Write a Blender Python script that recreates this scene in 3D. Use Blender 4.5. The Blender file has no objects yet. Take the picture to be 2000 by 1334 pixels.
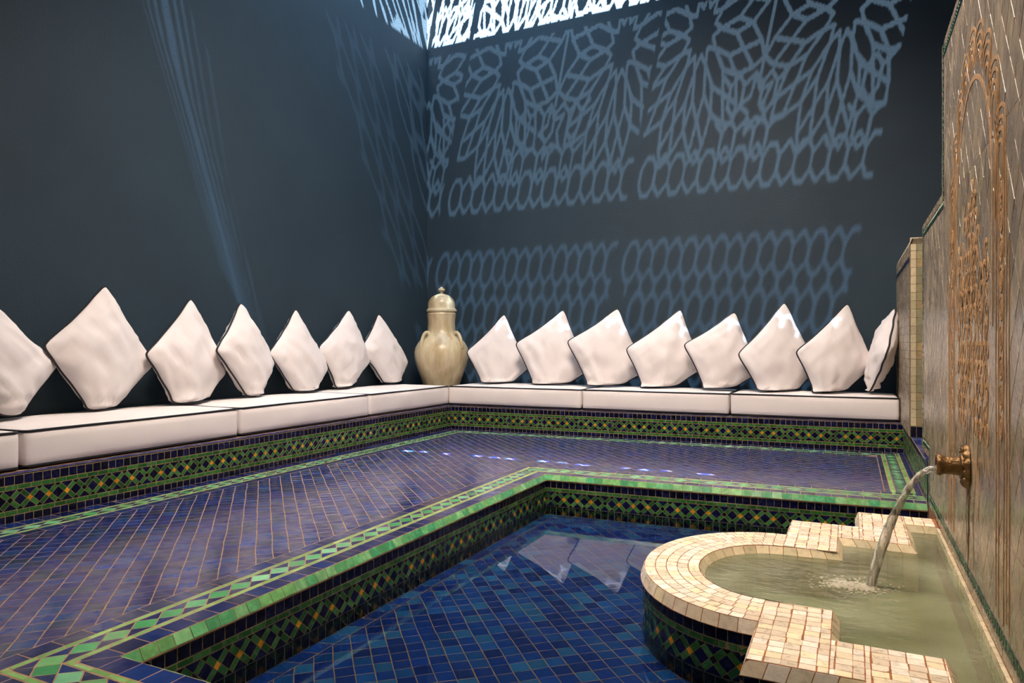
import bpy, bmesh, math, random
import numpy as np
from mathutils import Vector, Matrix, noise

# ------------------------------------------------------------------ camera, world, lights
S = bpy.context.scene
C = S.collection
PI = math.pi
FPX, CYP, HC = 1370.0, 670.0, 0.90
TH = math.atan(662 / FPX)
cam_d = bpy.data.cameras.new('camera')
cam = bpy.data.objects.new('camera', cam_d)
C.objects.link(cam)
cam.location = (0, 0, HC)
cam.rotation_euler = (PI / 2, 0, TH)
cam_d.sensor_width = 36
cam_d.lens = 36 * FPX / 2000
cam_d.shift_y = 0.0015
cam_d.clip_start = 0.02
S.camera = cam
S.view_settings.view_transform = 'Standard'
S.view_settings.look = 'None'
S.view_settings.gamma = 1
S.view_settings.use_curve_mapping = False
S.view_settings.exposure = 0.0

w = bpy.data.worlds.new('sky')
S.world = w
w.use_nodes = True
w.node_tree.nodes['Background'].inputs[0].default_value = (0.35, 0.55, 0.9, 1)
w.node_tree.nodes['Background'].inputs[1].default_value = 0.9

SX, SY = 0.20, 0.50                    # sun travel per metre of descent
sun_dir = Vector((-SX, SY, -1)).normalized()


def light(name, kind, loc, energy, col, size=None, size_y=None, target=None):
    d = bpy.data.lights.new(name, kind)
    d.energy = energy
    d.color = col
    if kind == 'AREA':
        d.shape = 'RECTANGLE'
        d.size = size
        d.size_y = size_y or size
    o = bpy.data.objects.new(name, d)
    C.objects.link(o)
    o.location = loc
    if target is not None:
        o.rotation_euler = (Vector(target) - Vector(loc)).to_track_quat('-Z', 'Y').to_euler()
    return o


sun = light('sun', 'SUN', (0, -2, 9), 175.0, (0.88, 0.94, 1.0))
sun.rotation_euler = sun_dir.to_track_quat('-Z', 'Y').to_euler()
sun.data.angle = math.radians(0.38)
# warm lamps of the room, under the ceiling over the pool and the fountain
lamp = light('warm_ceiling_lamp', 'AREA', (-1.4, 3.2, 5.35), 225, (1.0, 0.84, 0.72), 1.8, 1.8, (-1.9, 4.6, 0))
lamp.data.spread = math.radians(115)
light('fountain_lamp', 'AREA', (-0.9, 1.2, 3.6), 38, (1.0, 0.82, 0.66), 0.7, 0.7, (0.0, 3.0, 0.2))
# daylight of the roof opening
light('skylight', 'AREA', (-3.4, 6.0, 5.48), 62, (0.50, 0.75, 1.0), 2.2, 2.0, (-3.5, 6.2, 0))

# ------------------------------------------------------------------ pixel helper (frame 2000 x 1334)
cT, sT = math.cos(TH), math.sin(TH)
EYE = Vector((0, 0, HC))


def ray(u, v):
    xr = (u - 1000) / FPX
    return Vector((xr * cT - sT, cT + xr * sT, -(v - CYP) / FPX))


def onx(u, v, x):
    r = ray(u, v)
    return EYE + r * (x / r.x)


def ony(u, v, y):
    r = ray(u, v)
    return EYE + r * (y / r.y)


# ------------------------------------------------------------------ materials
def lin(r, g, b):
    f = lambda c: (c / 255 / 12.92) if c / 255 <= 0.04045 else ((c / 255 + 0.055) / 1.055) ** 2.4
    return (f(r), f(g), f(b), 1)


def mat(name):
    m = bpy.data.materials.new(name)
    m.use_nodes = True
    nt = m.node_tree
    b = nt.nodes['Principled BSDF']
    return m, nt, b


def nd(nt, t, **k):
    n = nt.nodes.new(t)
    for a, v in k.items():
        if a.startswith('i_'):
            key = a[2:]
            n.inputs[int(key) if key.isdigit() else key.replace('_', ' ')].default_value = v
        else:
            setattr(n, a, v)
    return n


def plain(name, col, rough=0.5, metal=0.0, var=0.15, scale=8, bump=0.0, bscale=40, spec=0.5):
    m, nt, b = mat(name)
    L = nt.links
    tc = nd(nt, 'ShaderNodeTexCoord')
    no = nd(nt, 'ShaderNodeTexNoise', i_Scale=scale, i_Detail=5.0)
    L.new(tc.outputs['Object'], no.inputs['Vector'])
    mr = nd(nt, 'ShaderNodeMapRange', i_1=0.3, i_2=0.7, i_3=1 - var, i_4=1 + var)
    L.new(no.outputs[0], mr.inputs[0])
    mx = nd(nt, 'ShaderNodeVectorMath', operation='SCALE')
    mx.inputs[0].default_value = col[:3]
    L.new(mr.outputs[0], mx.inputs['Scale'])
    L.new(mx.outputs[0], b.inputs['Base Color'])
    b.inputs['Roughness'].default_value = rough
    b.inputs['Metallic'].default_value = metal
    b.inputs['Specular IOR Level'].default_value = spec
    if bump:
        n2 = nd(nt, 'ShaderNodeTexNoise', i_Scale=bscale, i_Detail=6.0)
        L.new(tc.outputs['Object'], n2.inputs['Vector'])
        bp = nd(nt, 'ShaderNodeBump', i_Strength=bump, i_Distance=0.01)
        L.new(n2.outputs[0], bp.inputs['Height'])
        L.new(bp.outputs[0], b.inputs['Normal'])
    return m


def glaze(name, rough=0.16, bump=0.25, scale=26, stretch=(1, 1, 1), spec=0.5, var=0.22, vscale=30):
    m, nt, b = mat(name)
    L = nt.links
    at = nd(nt, 'ShaderNodeAttribute', attribute_name='tile')
    tc = nd(nt, 'ShaderNodeTexCoord')
    mp = nd(nt, 'ShaderNodeMapping')
    mp.inputs['Scale'].default_value = stretch
    L.new(tc.outputs['Object'], mp.inputs[0])
    no = nd(nt, 'ShaderNodeTexNoise', i_Scale=vscale, i_Detail=4.0, i_Roughness=0.6)
    L.new(mp.outputs[0], no.inputs['Vector'])
    mr = nd(nt, 'ShaderNodeMapRange', i_1=0.3, i_2=0.7, i_3=1 - var, i_4=1 + var)
    L.new(no.outputs[0], mr.inputs[0])
    mx = nd(nt, 'ShaderNodeVectorMath', operation='SCALE')
    L.new(at.outputs['Color'], mx.inputs[0])
    L.new(mr.outputs[0], mx.inputs['Scale'])
    L.new(mx.outputs[0], b.inputs['Base Color'])
    n2 = nd(nt, 'ShaderNodeTexNoise', i_Scale=scale, i_Detail=5.0, i_Roughness=0.55)
    L.new(mp.outputs[0], n2.inputs['Vector'])
    bp = nd(nt, 'ShaderNodeBump', i_Strength=bump, i_Distance=0.006)
    L.new(n2.outputs[0], bp.inputs['Height'])
    L.new(bp.outputs[0], b.inputs['Normal'])
    m2 = nd(nt, 'ShaderNodeMapRange', i_1=0.35, i_2=0.65, i_3=rough * 0.7, i_4=rough * 1.5)
    L.new(no.outputs[0], m2.inputs[0])
    L.new(m2.outputs[0], b.inputs['Roughness'])
    b.inputs['Specular IOR Level'].default_value = spec
    return m


M = {}
M['glaze_floor'] = glaze('glazed_floor_tile', rough=0.17, bump=0.16, scale=9, spec=0.34, var=0.2, vscale=14)
M['glaze_wet'] = glaze('glazed_pool_tile', rough=0.4, bump=0.05, spec=0.1, var=0.2, vscale=10)
M['glaze_wall'] = glaze('glazed_mosaic_tile', rough=0.22, bump=0.2, spec=0.35, var=0.2)
M['glaze_cream'] = glaze('cream_glazed_tile', rough=0.32, bump=0.35, scale=45, spec=0.4, var=0.10, vscale=40)
M['glaze_grey'] = glaze('grey_glazed_tile', rough=0.26, bump=0.20, scale=14, stretch=(1, 1, 0.35), spec=0.5, var=0.14)
M['grout'] = plain('sand_grout', lin(150, 118, 88), 0.9, var=0.3, scale=30)
M['grout_dark'] = plain('brown_grout', lin(150, 96, 52), 0.9, var=0.35, scale=40)
M['grout_pool'] = plain('ochre_grout', lin(126, 88, 48), 0.9, var=0.3, scale=40)
M['grout_mosaic'] = plain('mosaic_grout', lin(150, 128, 86), 0.9, var=0.3, scale=40)
M['grout_warm'] = plain('tan_grout', lin(150, 124, 96), 0.9, var=0.3, scale=40)
M['grout_grey'] = plain('grey_grout', lin(112, 98, 78), 0.9, var=0.3, scale=40)
M['wall'] = plain('blue_plaster', (0.026, 0.048, 0.068), 0.62, var=0.10, scale=1.3, bump=0.22, bscale=55, spec=0.35)
M['ceiling'] = plain('ceiling_plaster', (0.05, 0.07, 0.09), 0.8)
M['dark'] = plain('bench_core_plaster', (0.012, 0.016, 0.03), 0.7)
M['cotton'] = plain('white_cotton', (0.84, 0.78, 0.76), 0.85, var=0.03, scale=4, bump=0.10, bscale=300, spec=0.15)
M['piping'] = plain('black_piping', (0.008, 0.008, 0.012), 0.6)
M['brass'] = plain('aged_bronze', (0.20, 0.115, 0.045), 0.42, metal=0.75, var=0.45, scale=26, bump=0.6, bscale=70)
M['carve'] = plain('bare_terracotta', (0.42, 0.235, 0.10), 0.85, var=0.3, scale=20)
M['rust'] = plain('rust_stain', (0.16, 0.07, 0.022), 0.8, var=0.3, scale=30)


def jar_mat():
    m, nt, b = mat('cream_stoneware')
    L = nt.links
    tc = nd(nt, 'ShaderNodeTexCoord')
    mp = nd(nt, 'ShaderNodeMapping')
    mp.inputs['Scale'].default_value = (5, 5, 1.3)
    L.new(tc.outputs['Object'], mp.inputs[0])
    no = nd(nt, 'ShaderNodeTexNoise', i_Scale=2.2, i_Detail=6.0)
    L.new(mp.outputs[0], no.inputs['Vector'])
    cr = nd(nt, 'ShaderNodeValToRGB')
    cr.color_ramp.elements[0].position = 0.3
    cr.color_ramp.elements[0].color = lin(172, 150, 112)
    cr.color_ramp.elements[1].position = 0.62
    cr.color_ramp.elements[1].color = lin(212, 200, 168)
    L.new(no.outputs[0], cr.inputs[0])
    L.new(cr.outputs[0], b.inputs['Base Color'])
    b.inputs['Roughness'].default_value = 0.28
    return m


M['jar'] = jar_mat()


def water_mat(name, tint, murk=None, murk_fac=0.0, bump=0.0, bscale=10, stretch=(1, 1, 1), ior=1.45, rings=None, streaks=False):
    m = bpy.data.materials.new(name)
    m.use_nodes = True
    nt = m.node_tree
    nt.nodes.clear()
    L = nt.links
    out = nd(nt, 'ShaderNodeOutputMaterial')
    tr = nd(nt, 'ShaderNodeBsdfTransparent')
    tr.inputs[0].default_value = tint
    gl = nd(nt, 'ShaderNodeBsdfGlossy')
    gl.inputs['Roughness'].default_value = 0.0 if not bump else 0.06
    fr = nd(nt, 'ShaderNodeFresnel', i_IOR=ior)
    mx = nd(nt, 'ShaderNodeMixShader')
    L.new(fr.outputs[0], mx.inputs[0])
    base = tr.outputs[0]
    tc = nd(nt, 'ShaderNodeTexCoord')
    if murk:
        df = nd(nt, 'ShaderNodeBsdfDiffuse')
        no = nd(nt, 'ShaderNodeTexNoise', i_Scale=3.5, i_Detail=6.0)
        L.new(tc.outputs['Object'], no.inputs['Vector'])
        cr = nd(nt, 'ShaderNodeValToRGB')
        cr.color_ramp.elements[0].position = 0.35
        cr.color_ramp.elements[0].color = murk[0]
        cr.color_ramp.elements[1].position = 0.65
        cr.color_ramp.elements[1].color = murk[1]
        L.new(no.outputs[0], cr.inputs[0])
        L.new(cr.outputs[0], df.inputs[0])
        m2 = nd(nt, 'ShaderNodeMixShader')
        m2.inputs[0].default_value = murk_fac
        L.new(tr.outputs[0], m2.inputs[1])
        L.new(df.outputs[0], m2.inputs[2])
        if streaks:
            mps = nd(nt, 'ShaderNodeMapping')
            mps.inputs['Scale'].default_value = (60, 160, 5)
            L.new(tc.outputs['Object'], mps.inputs[0])
            ns = nd(nt, 'ShaderNodeTexNoise', i_Scale=1.0, i_Detail=3.0)
            L.new(mps.outputs[0], ns.inputs['Vector'])
            ms = nd(nt, 'ShaderNodeMapRange', i_1=0.38, i_2=0.62, i_3=0.10, i_4=0.80)
            L.new(ns.outputs[0], ms.inputs[0])
            L.new(ms.outputs[0], m2.inputs[0])
        base = m2.outputs[0]
    L.new(base, mx.inputs[1])
    L.new(gl.outputs[0], mx.inputs[2])
    L.new(mx.outputs[0], out.inputs[0])
    if bump:
        mp = nd(nt, 'ShaderNodeMapping')
        mp.inputs['Scale'].default_value = stretch
        L.new(tc.outputs['Object'], mp.inputs[0])
        n2 = nd(nt, 'ShaderNodeTexNoise', i_Scale=bscale, i_Detail=4.0)
        L.new(mp.outputs[0], n2.inputs['Vector'])
        hgt = n2.outputs[0]
        if rings:
            ds = nd(nt, 'ShaderNodeVectorMath', operation='DISTANCE')
            L.new(tc.outputs['Object'], ds.inputs[0])
            ds.inputs[1].default_value = rings
            sn = nd(nt, 'ShaderNodeMath', operation='SINE')
            ml = nd(nt, 'ShaderNodeMath', operation='MULTIPLY', i_1=85.0)
            L.new(ds.outputs['Value'], ml.inputs[0])
            L.new(ml.outputs[0], sn.inputs[0])
            fo = nd(nt, 'ShaderNodeMapRange', i_1=0.0, i_2=0.35, i_3=0.35, i_4=0.0)
            L.new(ds.outputs['Value'], fo.inputs[0])
            m3 = nd(nt, 'ShaderNodeMath', operation='MULTIPLY')
            L.new(sn.outputs[0], m3.inputs[0])
            L.new(fo.outputs[0], m3.inputs[1])
            ad = nd(nt, 'ShaderNodeMath', operation='ADD')
            L.new(m3.outputs[0], ad.inputs[0])
            L.new(n2.outputs[0], ad.inputs[1])
            hgt = ad.outputs[0]
        bp = nd(nt, 'ShaderNodeBump', i_Strength=bump, i_Distance=0.01)
        L.new(hgt, bp.inputs['Height'])
        L.new(bp.outputs[0], gl.inputs['Normal'])
        L.new(bp.outputs[0], fr.inputs['Normal'])
    return m


M['pool_water'] = water_mat('pool_water', (0.72, 0.86, 0.97, 1))
M['basin_water'] = water_mat('basin_water', (0.78, 0.84, 0.66, 1), (lin(112, 108, 76), lin(172, 174, 142)), 0.52,
                             bump=0.38, bscale=14, stretch=(1, 2.2, 1), rings=(0.067, 3.01, -0.030))
M['stream'] = water_mat('falling_water', (0.95, 0.96, 0.95, 1), (lin(205, 195, 175), lin(255, 250, 240)), 0.42,
                        bump=0.8, bscale=16, stretch=(1, 12, 1.2), streaks=True)
M['foam'] = water_mat('white_foam', (0.95, 0.96, 0.93, 1), (lin(190, 180, 150), lin(240, 234, 212)), 0.62, bump=0.4, bscale=60)


# ------------------------------------------------------------------ object helpers
def link(name, me, parent=None, mats=()):
    o = bpy.data.objects.new(name, me)
    C.objects.link(o)
    for m in mats:
        me.materials.append(m)
    if parent is not None:
        o.parent = parent
        o.matrix_parent_inverse = Matrix.Translation(-Vector(parent.location))
    return o


def tag(o, label=None, cat=None, group=None, kind=None):
    if label: o['label'] = label
    if cat: o['category'] = cat
    if group: o['group'] = group
    if kind: o['kind'] = kind
    return o


def thing(name, loc, label, cat, group=None):
    o = bpy.data.objects.new(name, None)
    C.objects.link(o)
    o.location = loc
    o.empty_display_size = 0.1
    return tag(o, label, cat, group)


def raw(name, verts, faces, m, parent=None, smooth=False):
    me = bpy.data.meshes.new(name)
    me.from_pydata([tuple(v) for v in verts], [], faces)
    me.update()
    if smooth:
        me.polygons.foreach_set('use_smooth', [True] * len(me.polygons))
    return link(name, me, parent, [m])


class Geo:
    """plain geometry collector"""
    def __init__(s):
        s.v, s.f = [], []

    def box(s, x0, x1, y0, y1, z0, z1):
        n = len(s.v)
        s.v += [(x, y, z) for z in (z0, z1) for y in (y0, y1) for x in (x0, x1)]
        s.f += [tuple(n + i for i in q) for q in ((0, 2, 3, 1), (4, 5, 7, 6), (0, 1, 5, 4), (2, 6, 7, 3), (0, 4, 6, 2), (1, 3, 7, 5))]

    def prism(s, pts, z0, z1):
        n, k = len(s.v), len(pts)
        s.v += [(p[0], p[1], z0) for p in pts] + [(p[0], p[1], z1) for p in pts]
        s.f.append(tuple(n + k - 1 - i for i in range(k)))
        s.f.append(tuple(n + k + i for i in range(k)))
        for i in range(k):
            j = (i + 1) % k
            s.f.append((n + i, n + j, n + k + j, n + k + i))

    def tube(s, pts, r, seg=8, closed=False, caps=True):
        pts = [Vector(p) for p in pts]
        n0, k = len(s.v), len(pts)
        rr = r if callable(r) else (lambda t: r)
        prev = None
        for i, p in enumerate(pts):
            a = pts[(i - 1) % k] if (closed or i > 0) else p
            b = pts[(i + 1) % k] if (closed or i < k - 1) else p
            t = (b - a)
            t = t.normalized() if t.length > 1e-9 else Vector((0, 0, 1))
            if prev is None:
                ref = Vector((0, 0, 1)) if abs(t.z) < 0.9 else Vector((1, 0, 0))
                n = (ref - t * ref.dot(t)).normalized()
            else:
                n = prev - t * prev.dot(t)
                n = n.normalized() if n.length > 1e-6 else prev
            prev = n
            bi = t.cross(n)
            rad = rr(i / max(1, k - 1))
            for j in range(seg):
                a_ = 2 * PI * j / seg
                s.v.append(tuple(p + (n * math.cos(a_) + bi * math.sin(a_)) * rad))
        rng = k if closed else k - 1
        for i in range(rng):
            i2 = (i + 1) % k
            for j in range(seg):
                j2 = (j + 1) % seg
                s.f.append((n0 + i * seg + j, n0 + i * seg + j2, n0 + i2 * seg + j2, n0 + i2 * seg + j))
        if caps and not closed:
            s.f.append(tuple(n0 + j for j in reversed(range(seg))))
            s.f.append(tuple(n0 + (k - 1) * seg + j for j in range(seg)))

    def lathe(s, prof, seg=48, mtx=None):
        n0, k = len(s.v), len(prof)
        for r, z in prof:
            for j in range(seg):
                a = 2 * PI * j / seg
                p = Vector((r * math.cos(a), r * math.sin(a), z))
                if mtx is not None: p = mtx @ p
                s.v.append(tuple(p))
        for i in range(k - 1):
            for j in range(seg):
                j2 = (j + 1) % seg
                s.f.append((n0 + i * seg + j, n0 + i * seg + j2, n0 + (i + 1) * seg + j2, n0 + (i + 1) * seg + j))
        s.f.append(tuple(n0 + j for j in reversed(range(seg))))
        s.f.append(tuple(n0 + (k - 1) * seg + j for j in range(seg)))

    def build(s, name, m, parent=None, smooth=False):
        o = raw(name, s.v, s.f, m, parent, smooth)
        if smooth:
            auto_smooth(o)
        return o


def auto_smooth(o, ang=40):
    me = o.data
    bm = bmesh.new()
    bm.from_mesh(me)
    lim = math.radians(ang)
    for e in bm.edges:
        if len(e.link_faces) == 2:
            e.smooth = e.calc_face_angle(0) < lim
    bm.to_mesh(me)
    bm.free()


# ------------------------------------------------------------------ 2D polygon helpers
def clip(poly, px, py, nx, ny):
    """keep the part of a convex polygon where (p - P).n >= 0"""
    out = []
    k = len(poly)
    for i in range(k):
        a, b = poly[i], poly[(i + 1) % k]
        da = (a[0] - px) * nx + (a[1] - py) * ny
        db = (b[0] - px) * nx + (b[1] - py) * ny
        if da >= 0: out.append(a)
        if (da >= 0) != (db >= 0):
            t = da / (da - db)
            out.append((a[0] + (b[0] - a[0]) * t, a[1] + (b[1] - a[1]) * t))
    return out


def clips(poly, planes):
    for p in planes:
        if len(poly) < 3: return []
        poly = clip(poly, *p)
    return poly


def area(p):
    return 0.5 * sum(p[i][0] * p[(i + 1) % len(p)][1] - p[(i + 1) % len(p)][0] * p[i][1] for i in range(len(p))) if len(p) > 2 else 0


def inset(poly, d):
    """inset a convex CCW polygon"""
    out = poly
    k = len(poly)
    for i in range(k):
        a, b = poly[i], poly[(i + 1) % k]
        ex, ey = b[0] - a[0], b[1] - a[1]
        l = math.hypot(ex, ey)
        if l < 1e-7: continue
        nx, ny = -ey / l, ex / l
        out = clip(out, a[0] + nx * d, a[1] + ny * d, nx, ny)
        if len(out) < 3: return []
    return out


def dedupe(poly, e=4e-4):
    out = []
    for p in poly:
        if not out or math.hypot(p[0] - out[-1][0], p[1] - out[-1][1]) > e:
            out.append(p)
    while len(out) > 2 and math.hypot(out[0][0] - out[-1][0], out[0][1] - out[-1][1]) < e:
        out.pop()
    return out


def quad_planes(q):
    """half planes of a CCW convex polygon"""
    if area(q) < 0: q = q[::-1]
    pl = []
    for i in range(len(q)):
        a, b = q[i], q[(i + 1) % len(q)]
        l = math.hypot(b[0] - a[0], b[1] - a[1])
        pl.append((a[0], a[1], -(b[1] - a[1]) / l, (b[0] - a[0]) / l))
    return pl


PAL = {
    'field': [(8, 34, 104), (10, 46, 118), (16, 34, 104), (16, 56, 112), (10, 24, 86), (22, 42, 100), (28, 50, 82), (20, 46, 82), (8, 30, 96), (26, 32, 98), (44, 48, 84)],
    'blue': [(14, 30, 84), (18, 44, 104), (28, 36, 90), (38, 48, 84), (12, 24, 70)],
    'navy': [(8, 10, 40), (10, 14, 52), (7, 8, 30), (14, 18, 58), (9, 12, 44)],
    'black': [(7, 7, 12), (10, 9, 16)],
    'ledge': [(46, 54, 118), (58, 64, 122), (36, 58, 116), (72, 82, 120), (30, 40, 104)],
    'green': [(44, 96, 44), (52, 106, 48), (38, 84, 40), (62, 114, 58)],
    'line': [(126, 176, 96), (116, 168, 92), (136, 186, 106)],
    'loz': [(72, 154, 94), (98, 174, 118), (106, 166, 104), (62, 144, 88), (122, 188, 142)],
    'cope': [(78, 150, 98), (92, 160, 104), (104, 160, 96), (66, 144, 98), (118, 172, 116)],
    'orange': [(214, 142, 18), (204, 132, 20), (222, 150, 26)],
    'cream': [(230, 216, 190), (235, 222, 202), (226, 208, 180), (232, 214, 176), (240, 229, 210), (218, 200, 172)],
    'creamy': [(196, 184, 150), (206, 192, 158), (188, 176, 140), (212, 196, 160)],
    'grey': [(156, 138, 114), (148, 132, 110), (164, 146, 120), (142, 126, 106), (158, 142, 114)],
    'sage': [(150, 144, 112), (140, 136, 108), (160, 150, 112), (170, 148, 108)],
    'pool': [(8, 34, 84), (10, 42, 92), (18, 58, 98), (7, 26, 72), (30, 72, 100), (9, 36, 86), (16, 50, 92), (8, 30, 78)],
    'trim': [(16, 20, 52), (12, 15, 42)],
}
rnd = random.Random(7)


def pick(cls):
    c = lin(*rnd.choice(PAL[cls]))
    k = rnd.uniform(0.85, 1.15)
    return (c[0] * k, c[1] * k, c[2] * k, 1)


class Tiles:
    """collects glazed tiles (each a small raised, slightly tilted slab) and their grout bed into ONE mesh"""
    def __init__(s):
        s.v, s.f, s.c, s.m = [], [], [], []

    def tile(s, poly, mp, cls, g=0.0012, h=0.0007, tilt=0.0005, col=None, jit=0.0):
        if area(poly) < 0: poly = poly[::-1]
        p = dedupe(inset(dedupe(poly), g))
        if len(p) < 3 or area(p) < 2e-5: return
        if jit:
            p = [(a + rnd.uniform(-jit, jit), b + rnd.uniform(-jit, jit)) for a, b in p]
        q = dedupe(inset(p, 0.0009))
        if len(q) != len(p): q = p
        cx = sum(a for a, b in p) / len(p)
        cy = sum(b for a, b in p) / len(p)
        ta, tb = rnd.uniform(-tilt, tilt), rnd.uniform(-tilt, tilt)
        ex = max(abs(a - cx) for a, b in p) + 1e-6
        ey = max(abs(b - cy) for a, b in p) + 1e-6
        n = len(s.v)
        k = len(p)
        s.v += [tuple(mp(a, b, -0.0004)) for a, b in p]
        s.v += [tuple(mp(a, b, h + ta * (a - cx) / ex + tb * (b - cy) / ey)) for a, b in q]
        col = col or pick(cls)
        s.f.append(tuple(n + k + i for i in range(k)))
        s.c.append(col); s.m.append(0)
        for i in range(k):
            j = (i + 1) % k
            s.f.append((n + i, n + j, n + k + j, n + k + i))
            s.c.append(col); s.m.append(0)

    def bed(s, poly, mp, h=0.0):
        n = len(s.v)
        s.v += [tuple(mp(a, b, h)) for a, b in poly]
        s.f.append(tuple(range(n, n + len(poly))))
        s.c.append((0.3, 0.25, 0.2, 1)); s.m.append(1)

    def strip_bed(s, u0, u1, v0, v1, mp, n=1):
        for i in range(n):
            a, b = u0 + (u1 - u0) * i / n, u0 + (u1 - u0) * (i + 1) / n
            s.bed([(a, v0), (b, v0), (b, v1), (a, v1)], mp)

    def build(s, name, mats, parent=None):
        me = bpy.data.meshes.new(name)
        me.from_pydata(s.v, [], s.f)
        me.update()
        at = me.color_attributes.new('tile', 'FLOAT_COLOR', 'CORNER')
        data = np.empty((len(me.loops), 4), dtype=np.float32)
        k = 0
        for f, c in zip(s.f, s.c):
            data[k:k + len(f)] = c
            k += len(f)
        at.data.foreach_set('color', data.ravel())
        me.polygons.foreach_set('material_index', s.m)
        return link(name, me, parent, mats)


def row(T, u0, u1, v0, v1, pitch, cls, mp, planes=(), **k):
    n = max(1, round((u1 - u0) / pitch))
    d = (u1 - u0) / n
    xs = [u0 + d * i + (rnd.uniform(-0.06, 0.06) * d if 0 < i < n else 0) for i in range(n + 1)]
    for i in range(n):
        p = clips([(xs[i], v0), (xs[i + 1], v0), (xs[i + 1], v1), (xs[i], v1)], planes)
        if len(p) > 2: T.tile(p, mp, cls, **k)


def lozenges(T, u0, u1, v0, v1, pitch, mp, planes=(), a='loz', b='blue', **k):
    n = max(1, round((u1 - u0) / pitch))
    d = (u1 - u0) / n
    vm = (v0 + v1) / 2
    for i in range(n):
        x = u0 + d * i
        for poly, cls in (([(x, vm), (x + d / 2, v0), (x + d, vm), (x + d / 2, v1)], a),
                          ([(x - d / 2, v0), (x + d / 2, v0), (x, vm)], b),
                          ([(x, vm), (x + d / 2, v1), (x - d / 2, v1)], b)):
            p = clips(poly, planes)
            if len(p) > 2: T.tile(p, mp, cls, **k)


def xband(T, u0, u1, v0, v1, mp, phase=0, p=0.0945, **kk):
    """the crossed-bar mosaic: green bars, dark squares, an ochre centre in three crosses of four"""
    n = max(1, round((u1 - u0) / p))
    p = (u1 - u0) / n
    vc = (v0 + v1) / 2
    w_ = 0.0112
    k = p / math.sqrt(2)
    R2 = math.sqrt(0.5)
    box = [(u0, v0, 1, 0), (u1, v1, -1, 0), (u0, v0, 0, 1), (u1, v1, 0, -1)]

    def rect(s0, s1, t0, t1, c0):
        pts = [(s0, t0), (s1, t0), (s1, t1), (s0, t1)]
        return clips([(c0[0] + (s - t) * R2, c0[1] + (s + t) * R2) for s, t in pts], box)
    # lattice nodes at X centres (i*p, 0) and at junctions ((i+.5)p, +-p/2)
    for i in range(-1, n + 1):
        for par in (0, 1):
            c0 = (u0 + (i + 0.5 + par * 0.5) * p, vc + (0 if par == 0 else -p / 2))
            nodes = [c0] if par == 0 else [c0, (c0[0], vc + p / 2)]
            for j, c in enumerate(nodes):
                cls = 'black'
                if par == 0 and (i + phase) % 4 != 0: cls = 'orange'
                q = rect(-w_, w_, -w_, w_, c)
                if len(q) > 2: T.tile(q, mp, cls, g=0.0004, **kk)
            if par == 0:
                for (sa, sb, ta, tb) in ((w_, k - w_, -w_, w_), (-k + w_, -w_, -w_, w_), (-w_, w_, w_, k - w_), (-w_, w_, -k + w_, -w_)):
                    q = rect(sa, sb, ta, tb, c0)
                    if len(q) > 2: T.tile(q, mp, 'green', g=0.0007, **kk)
                # dark squares right, above and below
                h = k / 2 - w_
                for c in ((c0[0] + p / 2, vc), (c0[0], vc + p / 2), (c0[0], vc - p / 2)):
                    q = rect(-h, h, -h, h, c)
                    if len(q) > 2: T.tile(q, mp, 'navy', g=0.0009, **kk)


def mosaic_face(T, L, mp, zt, kind, phase=0, nseg=1, u0=0.0):
    """rows of a mosaic riser; kind 'bench' (z 0..0.245) or 'pool' (z -0.27..0)"""
    if kind == 'bench':
        rows = [('row', 0.189, 0.236, 0.045, 'navy'), ('row', 0.165, 0.188, 0.06, 'green'), ('x', 0.063, 0.164),
                ('row', 0.039, 0.062, 0.06, 'green'), ('row', 0.0, 0.038, 0.045, 'navy')]
        z0, z1 = 0.0, 0.238
    else:
        rows = [('row', -0.088, -0.043, 0.045, 'navy'), ('row', -0.111, -0.089, 0.06, 'green'), ('x', -0.210, -0.112),
                ('row', -0.27, -0.212, 0.045, 'black')]
        z0, z1 = -0.27, -0.036
    T.strip_bed(u0, L, z0, z1, mp, nseg)
    for r in rows:
        if r[0] == 'row':
            row(T, u0, L, r[1], r[2], r[3], r[4], mp, tilt=0.0005)
        else:
            xband(T, u0, L, r[1], r[2], mp, phase, tilt=0.0004)


def lineframe(P, Q, N, zoff=0.0):
    """map (u along PQ, z, height along N)"""
    P, Q = Vector((P[0], P[1], 0)), Vector((Q[0], Q[1], 0))
    e = (Q - P).normalized()
    N = Vector((N[0], N[1], 0)).normalized()
    return lambda u, v, h: P + e * u + Vector((0, 0, v + zoff)) + N * h


# ------------------------------------------------------------------ plan of the room
XW_L, YW_B, XW_R, ZC = -4.62, 7.20, 0.95, 5.6
YN = -2.6                                # the room goes on behind the camera
BX, BY0, BY1 = -3.775, 6.347, 6.550      # bench faces: left x, back y at both ends
PX, PYN, PYB0, PYB1 = -1.892, 1.325, 4.438, 4.545   # pool edges
RX = 0.385                               # face of fountain wall and plinth
ZB = 0.245                               # bench top
slope = (BY1 - BY0) / (RX - BX)
yb = lambda x: BY0 + (x - BX) * slope
psl = (PYB1 - PYB0) / (RX - PX)
yp = lambda x: PYB0 + (x - PX) * psl

g = Geo(); g.box(XW_L - 0.2, XW_L, YN, YW_B + 0.2, -0.4, ZC + 0.05)
tag(g.build('wall_left', M['wall']), kind='structure')
g = Geo(); g.box(XW_L, XW_R + 0.2, YW_B, YW_B + 0.2, -0.4, ZC + 0.05)
tag(g.build('wall_back', M['wall']), kind='structure')
g = Geo(); g.box(XW_R, XW_R + 0.2, YN, YW_B, -0.4, ZC + 0.05)
tag(g.build('wall_right', M['wall']), kind='structure')
g = Geo(); g.box(XW_L - 0.2, XW_R + 0.2, YN - 0.2, YN, -0.4, ZC + 0.05)
tag(g.build('wall_front', M['wall']), kind='structure')

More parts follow.
